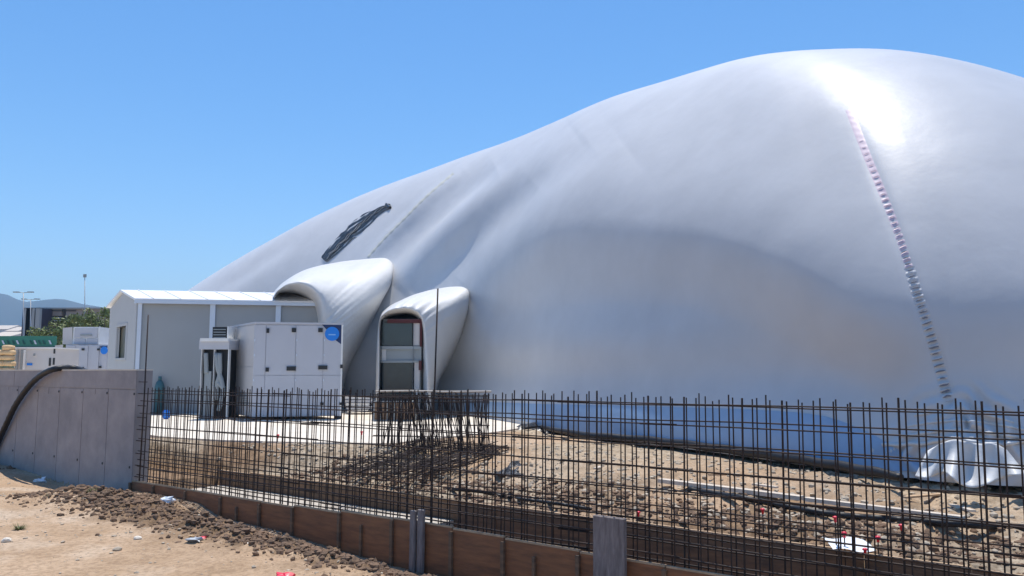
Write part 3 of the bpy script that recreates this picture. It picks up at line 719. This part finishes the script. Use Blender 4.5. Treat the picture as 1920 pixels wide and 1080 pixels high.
while tt < 20:
    ln = 1.22; z1 = .25+random.uniform(-.012, .012)+.015*math.sin(tt*.7)
    MB().hexa(W(tt+.005, 2.36+random.uniform(-.008, .008), -1.0), UV*(ln-.01), NV*.021, Zu*(z1+1)).build('plywood_panel', M_plyd, fw2)
    MB().hexa(W(tt+.01, 2.35, z1+.002), UV*(ln-.02), NV*.045, Zu*.02).build('edge_batten', M_edge, fw2)
    tt += ln; k += 1
# stakes in front of the near formwork
def stake(px, pyb, pyt, off_w, wd, th, m, label, name='timber_stake', grp=None):
    # solve t on the line for this column
    r_ = ray(px, 800); kk = r_.x/r_.y; bx_, by_ = W(0, off_w, 0).x, W(0, off_w, 0).y
    t = (kk*by_-bx_)/(UX-kk*UY); b = W(t, off_w, 0); zt_ = on_y(px, pyt, b.y).z; zb_ = gz(b.x, b.y)-.25
    o = MB().hexa(Vector((b.x, b.y, zb_)), UV*wd, NV*th, Zu*(zt_-zb_)+Vector((.01, 0, 0))).build(name, m, None, loc=(b.x, b.y, zb_))
    bb = bmesh.new(); bb.from_mesh(o.data); bmesh.ops.bevel(bb, geom=bb.edges[:], offset=.008, segments=1, affect='EDGES'); bb.to_mesh(o.data); bb.free()
    tag(o, label, 'stake', grp); return o
stake(769, 1055, 957, -.12, .105, .06, M_grey, 'left board of the pair of grey stakes against the brown formwork', grp='grey timber stakes')
stake(783, 1055, 955, -.10, .115, .06, M_grey, 'right board of the pair of grey stakes against the brown formwork', grp='grey timber stakes')
stake(1108, 1100, 966, -.16, .44, .08, M_grey, 'widest grey timber post standing in front of the formwork', grp='grey timber stakes')

# ------------------------------------------------------------------ rebar
def cyl(n=6):
    v = [(math.cos(2*math.pi*k/n), math.sin(2*math.pi*k/n), z) for z in (0, 1) for k in range(n)]
    f = [(k, (k+1) % n, n+(k+1) % n, n+k) for k in range(n)]+[tuple(range(n))[::-1], tuple(range(n, 2*n))]
    me = bpy.data.meshes.new('bar'); me.from_pydata(v, [], f); me.update(); me.materials.append(M_steel)
    me.polygons.foreach_set('use_smooth', [True]*len(me.polygons)); return me
BAR = cyl()
def bar(name, p, q, r, parent, label=None):
    p, q = Vector(p), Vector(q); d = q-p; o = bpy.data.objects.new(name, BAR); COL.objects.link(o)
    off = OFF[parent.name] if parent is not None else Vector((0, 0, 0))
    o.rotation_mode = 'QUATERNION'; o.rotation_quaternion = d.to_track_quat('Z', 'Y'); o.location = p-off; o.scale = (r, r, d.length)
    if parent is not None: o.parent = parent
    if label: o['label'] = label
    return o
cage = thing('rebar_cage', 'long dark steel rebar cage standing in the trench in front of the dome', 'rebar cage', W(8, .2, 0), 'rebar cages')
def cage_top(t): return 2.22-.05*math.exp(-t/3)
for layer, (wq, sp0) in enumerate(((.10, .172), (.30, .176))):
    t = .32+layer*.09; k = 0
    while t < 18.0:
        jt = random.uniform(-.018, .018); zb_ = -.1 if t < 7.1 else -.75; top = cage_top(t)+random.choice((.03, .05, .07, .09, .05))+random.uniform(0, .04)
        r_ = .0088 if k % 7 else .012
        if random.random() < .12: jt += random.choice((-1, 1))*random.uniform(.03, .07)
        bar('vertical_bar', W(t+jt+random.uniform(-.02, .02)-.03, wq+random.uniform(-.02, .02), zb_), W(t+jt, wq+random.uniform(-.015, .015), top), r_, cage)
        t += sp0; k += 1
for wq, zs in ((.085, (2.22, 1.965, 1.70, 1.44, 1.17, .90, .72, .58, .40, .2)), (.318, (2.19, 2.0, 1.71, 1.40, 1.12, .93, .76, .62, .5, .28))):
    for z in zs:
        t = .05
        while t < 18:
            ln = random.choice((5.2, 6.0, 6.6)); t1 = min(18, t+ln)
            n = 5; pp = [W(t+(t1-t)*i/n, wq+random.uniform(-.006, .006), min(z, cage_top(t) if z > 2.2 else z)+random.uniform(-.012, .012)) for i in range(n+1)]
            pp = [p+Vector((0, 0, (cage_top(t+(t1-t)*i/n)-2.22 if z > 2.2 else 0))) for i, p in enumerate(pp)]
            MB().tube(pp, .0092 if z > .8 else .011, 6).build('horizontal_bar', M_steel, cage, True)
            t = t1-.5 if t1 < 18 else 99
# bent stirrups hanging low in the trench
for (t0, z0) in ((14.9, -.02), (15.15, -.06), (9.6, .0), (10.3, .02)):
    MB().tube([W(t0, .35, z0), W(t0+.12, 1.35, z0+.02), W(t0+.55, 1.35, z0-.01), W(t0+.42, .35, z0-.04), W(t0, .35, z0-.02)], .010, 6).build('stirrup', M_steel, cage, True)
# second, leaning cage behind
c2a = on_y(910, 700, 19.7); c2b = on_y(706, 700, 20.1)
cg2 = thing('rebar_cage', 'shorter tangled rebar cage with leaning bars behind the long one', 'rebar cage', (c2b.x, c2b.y, .9), 'rebar cages')
for k in range(96):
    u = (k+random.random())/96; b = c2b.lerp(c2a, u); lean = random.gauss(.0, .07)+(.1 if .3 < u < .9 else 0); off = random.choice((0, .22, .4))
    n2 = Vector((.2, .5, 0)).normalized()*off
    bar('vertical_bar', Vector((b.x+lean, b.y-.1, .45))+n2, Vector((b.x-lean, b.y+random.uniform(-.1, .1), 2.04+random.uniform(-.06, .06)))+n2, .011, cg2)
for z in (2.02, 1.85, 1.6, 1.3, 1.0):
    for off in (0, .25):
        bar('horizontal_bar', (c2b.x-.1, c2b.y+off, z+random.uniform(-.02, .02)), (c2a.x+.1, c2a.y+off, z+random.uniform(-.03, .03)), .01, cg2)
a = Vector((c2b.x, c2b.y-.05, 2.115)); b = Vector((c2a.x+.15, c2a.y-.05, 2.12))
o = MB().tube([a, a.lerp(b, .3)+Zu*.012, a.lerp(b, .6)-Zu*.008, b], .024, 8).build('pale_lath', M_pale, None, loc=a); tag(o, 'pale round timber lath laid along the top of the tangled cage', 'lath')
# loose tall rods
def rod(pb, pt, wq, label):
    r_ = ray(pb[0], 800); kk = r_.x/r_.y; q0 = W(0, wq, 0); t = (kk*q0.y-q0.x)/(UX-kk*UY); b = W(t, wq, 0)
    zt_ = on_y(pt[0], pt[1], b.y).z; xt = on_y(pt[0], pt[1], b.y).x; zb_ = on_y(pb[0], pb[1], b.y).z
    o = MB().tube([(b.x, b.y, zb_), ((b.x+xt)/2+.01, b.y, (zt_+zb_)/2), (xt, b.y, zt_)], .0145, 6).build('steel_rod', M_steel, None, True, loc=(b.x, b.y, zb_)); tag(o, label, 'steel rod', 'tall loose steel rods')
rod((266, 902), (278, 590), -.04, 'tall thin steel rod rising beside the end of the concrete wall')
rod((808, 900), (821, 541), .42, 'tall thin steel rod rising in front of the smaller fabric hood')

# rebar mats lying between trench and slab
mt_ = thing('rebar_mat', 'flat pile of loose rebar mats lying on rubble behind the cage', 'rebar mat', on_z(780, 870, .55))
cs = [on_z(620, 905, .42), on_z(800, 905, .42), on_z(965, 858, .5), on_z(790, 838, .6)]
for k in range(46):
    u = random.random(); a = cs[0].lerp(cs[1], u); b = cs[3].lerp(cs[2], u+random.uniform(-.06, .06)); h = random.uniform(.05, .3)
    a = a.lerp(b, random.uniform(0, .1)); bar('long_bar', a+Zu*h, b+Zu*(h+random.uniform(-.05, .1)), .010, mt_)
for k in range(34):
    u = random.random(); a = cs[0].lerp(cs[3], u); b = cs[1].lerp(cs[2], u+random.uniform(-.03, .03)); h = random.uniform(.08, .3)
    bar('cross_bar', a+Zu*h, b+Zu*h, .009, mt_)
# timber strip and hose on the dirt
a = on_g(1233, 905, .06); b = on_g(1500, 939, .06); c = on_g(1795, 976, .06)
dv = (b-a).normalized(); sv_ = Vector((-dv.y, dv.x, 0))
o = MB().hexa(a, b-a, sv_*.16, Zu*.07).build('timber_plank', M_pale, None, loc=a); tag(o, 'pale timber plank on the dirt, the one starting farther left', 'plank', 'pale planks on the dirt')
dv2 = (c-b).normalized(); s2 = Vector((-dv2.y, dv2.x, 0))
o = MB().hexa(b+dv2*.06, c-b, s2*.13, Zu*.06).build('timber_plank', M_pale, None, loc=b); tag(o, 'pale timber plank on the dirt, the one lying nearer the dome corner', 'plank', 'pale planks on the dirt')
pts = [on_g(p[0], p[1], .04)+Zu*.0 for p in resample([(1290, 917), (1400, 935), (1520, 958), (1600, 968), (1700, 975), (1790, 982), (1925, 990)], 40)]
o = MB().tube(pts, .05, 8).build('black_hose', M_black, None, True, loc=pts[0]); tag(o, 'black hose lying beside the pale planks on the dirt', 'hose')
pts = [on_g(p[0], p[1], .04)+Zu*.0 for p in resample([(840, 917), (900, 922), (960, 933), (1050, 945), (1110, 955)], 40)]
o = MB().tube(pts, .03, 8).build('black_hose', M_black, None, True, loc=pts[0]); tag(o, 'thin black hose on the edge of the dirt behind the far formwork', 'hose')
for k, (px, py, ln, an, lb) in enumerate([(1020, 903, .7, .3, 'short timber offcut on the dark soil left of the wide grey post'), (1120, 880, .5, 1.1, 'small timber offcut lying on the tan dirt'), (1330, 892, .9, .1, 'timber offcut on the pale rubble above the planks'), (1460, 915, .5, 2.2, 'short board stub just above the pale planks'), (1700, 935, .8, .4, 'timber offcut below the end of the black ground pipe'), (1830, 960, .6, 1.6, 'timber offcut in front of the draped corner'), (560, 858, .6, .2, 'timber offcut on the rubble before the slab'), (420, 848, .5, 1.4, 'timber offcut left of the others before the slab')]):
    c = on_g(px, py, .03); d_ = Vector((math.cos(an), math.sin(an), 0)); e_ = Vector((-d_.y, d_.x, 0))
    o = MB().hexa(c, d_*ln, e_*.09, Zu*.03).build('timber_offcut', M_pale if k % 2 else M_edge, None, loc=c); tag(o, lb, 'timber offcut', 'timber offcuts on the dirt')
# red-capped bar ends
caps = [(1566, 972, 'leftmost red mushroom cap by the paper sheet in the trench'), (1597, 873, 'red cap in front of the black pipe at the dome foot'), (1690, 987, 'red mushroom cap just right of the paper sheet'), (1583, 1001, 'low dark red cap directly above the paper sheet'), (1646, 1009, 'small square red cap at the right end of the paper sheet'), (1622, 1032, 'lowest red cap, in front of the paper sheet'), (678, 811, 'red cap standing on the pale slab'), (521, 817, 'small red cap near the slab edge, left of the larger one'), (1430, 957, 'small red cap on the dirt right of the wide grey post'), (1197, 962, 'tiny red cap just right of the top of the wide grey post')]
for px, py, lb in caps:
    if py < 830: g0 = on_z(px, py+12, .8); Yv = g0.y; zb_ = .8
    elif py == 873: g0 = on_z(px, 905, .45); Yv = g0.y; zb_ = .4
    elif px == 1622: g0 = W(15.6, 1.8, -.7); Yv = on_y(px, py, 10.3).y; zb_ = -.5
    else: Yv = 10.6 if px > 1500 else (11.8 if px > 1400 else 12.9); zb_ = .1
    c = on_y(px, py, Yv)
    if px < 700: c.z = max(c.z, .95)
    t_ = thing('capped_stake', lb, 'rebar cap', (c.x, c.y, zb_), 'red capped bar ends')
    bar('stake', (c.x, c.y, zb_), (c.x, c.y, c.z), .009, t_)
    s_ = 1.3 if px < 700 else 1
    MB().tube([c-Zu*.05*s_, c-Zu*.0, c+Zu*.005, c+Zu*.022*s_, c+Zu*.032*s_], [.016*s_, .02*s_, .036*s_, .03*s_, .008*s_], 12).build('cap', M_red, t_, True)
c0 = on_y(1562, 1030, 10.5); c1 = on_y(1643, 1034, 10.35)
V = []; n = 12
for i in range(n):
    for j in range(6):
        u_, v_ = i/(n-1), j/5
        p = c0.lerp(c1, u_)+Vector((.02, .42, .07))*v_; V.append(p+Zu*(.018*math.sin(u_*7+v_*3)))
o = me_obj('paper_sheet', V, [(i*6+j, i*6+j+1, (i+1)*6+j+1, (i+1)*6+j) for i in range(n-1) for j in range(5)], M_plast, None, True, loc=c0); tag(o, 'crumpled white paper sheet caught over the far formwork edge', 'sheet')

# ------------------------------------------------------------------ stones, clods, litter
bmr = bmesh.new(); bmesh.ops.create_icosphere(bmr, subdivisions=1, radius=1); RV = np.array([v.co[:] for v in bmr.verts]); RF = np.array([[v.index for v in f.verts] for f in bmr.faces]); bmr.free()
IC = bmesh.new(); bmesh.ops.create_icosphere(IC, subdivisions=2, radius=1); IV = np.array([v.co[:] for v in IC.verts]); IF = np.array([[v.index for v in f.verts] for f in IC.faces]); IC.free()
def scatter(name, label, pts, sizes, m, flat=.65, cat=None):
    n = len(pts); V = np.zeros((n, len(RV), 3)); 
    for i in range(n):
        a = rng.random()*6.28; ca_, sa = math.cos(a), math.sin(a); v = RV*(1+rng.uniform(-.35, .35, (len(RV), 1)))
        v = v*np.array([1, rng.uniform(.6, 1), flat*rng.uniform(.6, 1.2)])*sizes[i]
        V[i] = np.stack([v[:, 0]*ca_-v[:, 1]*sa, v[:, 0]*sa+v[:, 1]*ca_, v[:, 2]], 1)+pts[i]
    Fq = (RF[None]+(np.arange(n)*len(RV))[:, None, None]).reshape(-1, 3)
    o = np_mesh(name, V.reshape(-1, 3), Fq, m, False); stuff(o); o['label'] = label; o['category'] = cat or 'stones'; return o
def pts_from(t0, t1, qf, n, smin, smax, sink=.2, power=3):
    t = rng.uniform(t0, t1, n); q = qf(n); X = -8.16+UX*t+.611*q; Y = 17.5+UY*t+.792*q
    z = ground_height(X, Y)[0]; s = smin+(smax-smin)*rng.random(n)**power
    return np.stack([X, Y, z+s*(.3-sink)], 1), s
p, s = pts_from(-1, 12.5, lambda n: rng.normal(-1.2, .42, n).clip(-2.4, -.12), 19000, .006, .07, power=5)
scatter('soil_clods', 'dark fresh soil clods heaped in a bank along the near formwork', p, s, M_clod, .75, 'soil clods')
p, s = pts_from(-9.5, 12, lambda n: -rng.gamma(2., 1.8, n)-.1, 2300, .008, .04, power=4)
scatter('pebbles', 'loose pebbles strewn over the dry tan ground', p, s, M_rubble, .6, 'pebbles')
p, s = pts_from(-9, -5.6, lambda n: rng.normal(-.9, .35, n).clip(-2, -.1), 420, .02, .10)
scatter('heap_stones', 'stones and clods on the little heap by the concrete wall', p, s, M_clod, .7)
p, s = pts_from(-1, 19, lambda n: rng.gamma(2.2, 1.5, n)+2.5, 12000, .007, .075, power=5)
scatter('rubble', 'pale rubble and stones on the dirt between trench and dome', p, s, M_rubble, .6, 'rubble')
p, s = pts_from(2, 19, lambda n: rng.normal(3.4, .6, n).clip(2.5, 5.4), 8000, .010, .085, power=4)
scatter('dark_rubble', 'dark earth lumps piled just behind the far formwork', p, s, M_clod, .7, 'rubble')
# single stones and litter one can point at
def rock(px, py, size, label, m, name='stone', cat='stone', squash=.6, z=None, grp='single stones and litter on the ground'):
    z0 = .08
    for _ in range(4):
        g0 = on_z(px, py, z0); z0 = gz(g0.x, g0.y)
    am = .22 if name == 'stone' else .75; fq = 1.7 if name == 'stone' else 3.1
    v = IV*(1+am*np.array([[float(vnoise(a[0]*fq+px, a[1]*fq+a[2]*1.7+py, 1))*2] for a in IV]))*np.array([1, .8, squash])*size+np.array([g0.x, g0.y, z0+size*squash*.5])
    o = me_obj(name, v.tolist(), IF.tolist(), m, None, name == 'x', loc=(g0.x, g0.y, z0)); tag(o, label, cat, grp); return o
rock(12, 1016, .075, 'small pale stone at the left edge of the dry ground', M_slab)
rock(78, 904, .12, 'pale blue crumpled litter ball below the little heap', M_plast, 'litter', 'litter')
rock(128, 908, .09, 'pale litter scrap close to the foot of the concrete wall', M_plast, 'litter', 'litter', .35)
rock(314, 947, .13, 'bright white crumpled plastic on the dark soil bank', M_plast, 'litter', 'litter', .5)
rock(322, 941, .08, 'upper white scrap beside the crumpled plastic on the bank', M_plast, 'litter', 'litter', .6)
rock(366, 1018, .11, 'grey flattened can lying in front of the soil bank', M_galv, 'flattened_can', 'litter', .3)
rock(380, 1010, .05, 'small orange red scrap beside the flattened can', M_red, 'litter', 'litter', .4)
rock(358, 1006, .04, 'tan scrap behind the flattened can', M_tan, 'litter', 'litter', .4)
rock(534, 1079, .10, 'red rag at the bottom edge of the dry ground', M_red, 'rag', 'litter', .3)
rock(258, 1011, .06, 'pale stone in the middle of the dry ground', M_slab)
rock(183, 1004, .04, 'dark small stone on the dry ground left of the pale one', M_clod)
rock(468, 1025, .07, 'pale stone near the foot of the soil bank', M_slab)
rock(731, 1068, .05, 'small white stone near the foot of the formwork', M_slab)
rock(220, 1032, .06, 'grey flat stone on the pale patch of ground', M_rubble)
def weed(px, py, size, label):
    z0 = .08
    for _ in range(4): g0 = on_z(px, py, z0); z0 = gz(g0.x, g0.y)
    V = []; Fc = []
    for k in range(90):
        a = random.uniform(0, 6.28); l = size*random.uniform(.4, 1.1); el = random.uniform(.15, 1.1); bp = Vector((g0.x, g0.y, z0))+Vector((math.cos(a), math.sin(a), 0))*random.uniform(0, size*.4)
        d_ = Vector((math.cos(a)*math.cos(el), math.sin(a)*math.cos(el), math.sin(el)))*l; sd_ = Vector((-math.sin(a), math.cos(a), 0))*.008
        n0 = len(V); V += [bp-sd_, bp+sd_, bp+d_]; Fc.append((n0, n0+1, n0+2))
    o = me_obj('weed', V, Fc, M_grass, None, loc=(g0.x, g0.y, z0)); tag(o, label, 'weed', 'low weeds on the dry ground')
weed(36, 993, .14, 'low green weed tuft at the left on the dry ground'); weed(94, 938, .13, 'small weed tuft below the concrete wall'); weed(172, 929, .16, 'dry weed tuft at the start of the soil bank')

# ------------------------------------------------------------------ far left background
def rectY(px0, py0, px1, py1, Y, th, name, m, p, label=None): return rect(px0, py0, px1, py1, Y, th).build(name, m, p, label=label)
Y2 = 50
b2 = thing('air_handling_unit', 'distant white air unit in two tiers seen over the concrete wall', 'air unit', on_y(150, 730, Y2), 'white air handling units')
rectY(118, 646, 201, 745, Y2, 3, 'casing', M_ahu, b2)
MB().add([on_y(103, 745, Y2+2.2), on_y(118, 745, Y2+.02), on_y(118, 646, Y2+.02), on_y(103, 648, Y2+2.2)], [(0, 1, 2, 3)]).build('side_panel', M_ahus, b2)
rectY(136, 613, 186, 645.5, Y2+.3, 2.4, 'upper_casing', M_white, b2)
MB().add([on_y(117, 645.5, Y2+2.4), on_y(136, 645.5, Y2+.32), on_y(136, 613, Y2+.32), on_y(118, 615, Y2+2.4)], [(0, 1, 2, 3)]).build('upper_side_panel', M_ahus, b2)
rectY(139, 615, 183, 633, Y2+.25, .04, 'upper_panel', M_ahu, b2); rectY(139, 635, 160, 645, Y2+.25, .04, 'upper_panel', M_ahu, b2); rectY(162, 635, 183, 645, Y2+.25, .04, 'upper_panel', M_ahu, b2)
rectY(150, 626.5, 172, 629.5, Y2+.2, .04, 'nameplate_mark', M_frame, b2)
rectY(184.5, 612, 187, 646, Y2+.2, .1, 'corner_trim', M_white, b2)
for a, c_ in ((119, 140), (141, 165), (166, 186), (187, 201)):
    rectY(a, 648, c_, 744, Y2-.05, .04, 'panel', M_ahu, b2)
for px, py in ((129, 656), (155, 655), (184, 655), (154, 690), (187, 688)): rectY(px-2.2, py-1.8, px+2.4, py+2, Y2-.12, .06, 'handle', M_dark, b2)
rectY(188, 649, 201, 652, Y2-.1, .04, 'corner_plate', M_navy, b2)
cc_ = on_y(195, 657, Y2-.16); MB().disc(cc_, Vector((.22, 0, 0)), Zu*.24, 24, Vector((0, .03, 0))).build('round_logo', M_blue, b2)
Y3 = 44
b3 = thing('site_container', 'low off-white container with two dark slots behind the wall', 'container', on_y(65, 730, Y3))
rectY(23, 652, 103, 740, Y3, 2.5, 'body', M_ahus, b3); rectY(24, 651, 103.5, 653.5, Y3-.1, 2.5, 'top_rail', M_white, b3)
for px in (29, 38, 43): rectY(px, 656, px+1.1, 740, Y3-.06, .05, 'rib', M_frame if px < 40 else M_white, b3)
rectY(91, 671, 95, 686, Y3-.05, .04, 'slot', M_dark, b3); rectY(98.5, 671, 102.5, 684, Y3-.05, .04, 'slot', M_dark, b3)
rectY(100, 654, 103, 663, Y3-.08, .06, 'slot', M_dark, b3); rectY(50, 681, 60, 685, Y3-.05, .04, 'blue_label', M_blue, b3); rectY(62, 663, 65, 667, Y3-.05, .04, 'handle', M_frame, b3)
b4 = thing('sack_stack', 'tan sacks stacked at the left edge behind the wall', 'sack stack', on_y(14, 730, Y3-1))
for r_i, py in enumerate((648, 657, 667, 678, 690, 704)):
    for c_i in range(2 if r_i else 1):
        c = on_y(16-c_i*14+(r_i % 2)*2, py+4, Y3-1); v = IV.copy(); v = np.sign(v)*np.abs(v)**.6*np.array([.27, .3, .15])+np.array(c[:])
        me_obj('sack', v.tolist(), IF.tolist(), M_tan, b4, True)
gh = thing('hoarding', 'green printed hoarding with dark slanting marks behind the containers', 'hoarding', on_y(50, 730, 60))
rectY(-40, 630, 106, 760, 60, .06, 'board', M_green, gh)
for k, x in enumerate((3, 12, 22, 30, 41, 55, 63, 71, 79, 91)):
    p = [on_y(x, 638, 59.95), on_y(x+3, 638, 59.95), on_y(x+6.5, 645.5, 59.95), on_y(x+3, 645.5, 59.95)]
    MB().add(p+[q+Vector((0, -.02, 0)) for q in p], [(0, 1, 2, 3), (4, 5, 6, 7), (0, 1, 5, 4), (1, 2, 6, 5), (2, 3, 7, 6), (3, 0, 4, 7)]).build('printed_mark', M_greend if k % 3 else M_trim, gh)
rectY(-40, 649, 106, 651, 59.9, .04, 'stripe', M_greend, gh)
bd = thing('building', 'flat grey building with dark vertical fins behind the trees', 'building', on_y(110, 715, 130))
Yb = 130
rectY(70, 578, 96, 716, Yb, 18, 'wall', M_bld, bd); rectY(96, 578, 116, 592, Yb, 18, 'lintel', M_bld, bd); rectY(96, 617, 116, 716, Yb, 18, 'wall', M_bld, bd); rectY(116, 578, 215, 716, Yb, 18, 'wall', M_bld, bd)
rectY(96, 604, 116, 617, Yb+.4, .5, 'maroon_panel', M_maroon, bd)
rectY(68, 576.6, 216, 579, Yb-.5, 19, 'parapet', M_frame, bd); rectY(98, 582, 142, 583.5, Yb-.15, .3, 'slot_window', M_dark, bd); rectY(76, 582, 84, 583.5, Yb-.15, .3, 'slot_window', M_dark, bd)
rectY(34, 577, 72, 716, Yb-4, 20, 'fin_block', M_bldd, bd)
for px in (45, 48.5, 52, 56.5, 66.5): rectY(px, 578, px+.9, 716, Yb-4.5, .6, 'fin', M_frame, bd)
rectY(97, 595, 115, 596.5, Yb+.2, .3, 'brise_soleil', M_trim, bd); rectY(97, 600, 115, 601.5, Yb+.2, .3, 'brise_soleil', M_trim, bd)
def lamp(px, pyb, pyt, Y, label, heads=2, spread=.9):
    b = on_y(px, pyb, Y); t = on_y(px, pyt, Y); o = thing('street_lamp', label, 'street lamp', b, 'tall lamp posts by the far building')
    MB().tube([b, t], [.12, .06], 8).build('pole', M_galv, o, True)
    for s_ in ((-1, 1) if heads == 2 else (1,)):
        e_ = t+Vector((s_*spread, 0, .08)); MB().tube([t, t+Vector((s_*spread*.5, 0, .05)), e_], .04, 6).build('arm', M_galv, o, True)
        MB().hexa(e_+Vector((-.35, -.15, -.05)), Vector((.7, 0, 0)), Vector((0, .3, 0)), Zu*.12).build('lamp_head', M_frame, o)
lamp(44, 715, 549, 100, 'taller double-headed lamp post before the dark finned building')
lamp(57.5, 715, 562, 110, 'shorter double-headed lamp post right of the taller one')
b = on_y(159, 715, 115); t = on_y(159, 520, 115); ms = thing('floodlight_mast', 'thin tall mast with a small light on top above the trees', 'mast', b)
MB().tube([b, t], [.1, .05], 8).build('pole', M_galv, ms, True); MB().hexa(t+Vector((-.2, -.1, 0)), Vector((.4, 0, 0)), Vector((0, .2, 0)), Zu*.45).build('lamp_head', M_frame, ms)
def tree(px, pyb, pyt, rad, Y, label, n=2600):
    b = on_y(px, pyb, Y); t = on_y(px, pyt, Y); h = t.z-b.z; o = thing('leafy_tree', label, 'tree', b, 'leafy trees before the far building')
    MB().tube([b, b+Zu*h*.3, b+Zu*h*.55], [.22, .16, .1], 8).build('trunk', M_bark, o, True)
    for k in range(4):
        a = k*1.6+px; MB().tube([b+Zu*h*.4, b+Zu*h*.6+Vector((math.cos(a), math.sin(a), 0))*rad*.5, b+Zu*h*.78+Vector((math.cos(a), math.sin(a), 0))*rad*.7], [.08, .05, .02], 6).build('limb', M_bark, o, True)
    cl = [(Vector((random.gauss(0, .42)*rad, random.gauss(0, .42)*rad, h*random.uniform(.48, .86))), random.uniform(.25, .45)*rad) for _ in range(16)]
    cl.append((Vector((0, 0, h*.86)), .3*rad))
    V = []; Fc = []
    for k in range(n):
        c, r_ = random.choice(cl); dd = Vector((random.gauss(0, 1), random.gauss(0, 1), random.gauss(0, 1))).normalized()*r_*random.random()**.35
        p = b+c+dd; a1 = Vector((random.gauss(0, 1), random.gauss(0, 1), random.gauss(0, 1))).normalized(); a2 = a1.cross(dd+Vector((.01, .02, 0))).normalized(); s_ = random.uniform(.08, .17)
        n0 = len(V); V += [p-a1*s_, p+a2*s_*.6, p+a1*s_, p-a2*s_*.6]; Fc.append((n0, n0+1, n0+2, n0+3))
    me_obj('crown', V, Fc, M_leaf, o)
tree(192, 716, 566, 2.1, 85, 'tallest leafy green tree right beside the shed gable')
tree(172, 716, 578, 1.9, 88, 'green tree left of the tallest one by the shed')
tree(150, 716, 582, 2.0, 92, 'middle green tree behind the upper tier of the distant air unit')
tree(124, 716, 583, 2.2, 90, 'leftmost leafy green tree before the grey building')
tree(104, 716, 606, 1.9, 72, 'low bushy green tree at the right end of the green hoarding')
# pale far sheds on the plain
for k, (x0, x1, y0, y1, Y) in enumerate(((-60, 14, 610, 624, 700), (8, 33, 613, 628, 620), (-30, 16, 622, 640, 420))):
    fb = thing('far_building', ['long pale roofed building on the far plain', 'small pale building beside the dark finned block', 'white low building just above the green hoarding'][k], 'building', on_y(x0, 705, Y), 'far pale buildings on the plain')
    rectY(x0, (y0+y1)/2, x1, 705, Y, 30, 'wall', M_gable, fb)
    a = on_y(x0, (y0+y1)/2, Y-1); b = on_y(x1, (y0+y1)/2, Y-1); t = on_y(x0, y0, Y+15)
    MB().add([a, b, Vector((b.x, Y+15, t.z)), Vector((a.x, Y+15, t.z)), b+Vector((0, 32, 0)), a+Vector((0, 32, 0))], [(0, 1, 2, 3), (3, 2, 4, 5), (0, 3, 5), (1, 4, 2)]).build('roof', M_pale, fb)

# ------------------------------------------------------------------ haze
hz = MB().hexa((-3600, -3600, -8), (7200, 0, 0), (0, 7200, 0), (0, 0, 330)).build('haze', None); stuff(hz); hz['label'] = 'thin blue summer haze in the air'; hz['category'] = 'haze'
hm = bpy.data.materials.new('haze'); hm.use_nodes = True; t = hm.node_tree; t.nodes.clear()
pv = t.nodes.new('ShaderNodeVolumePrincipled'); pv.inputs['Color'].default_value = (.42, .68, 1, 1); pv.inputs['Density'].default_value = .0003; pv.inputs['Anisotropy'].default_value = .0
oo = t.nodes.new('ShaderNodeOutputMaterial'); t.links.new(pv.outputs[0], oo.inputs['Volume']); hz.data.materials.append(hm)
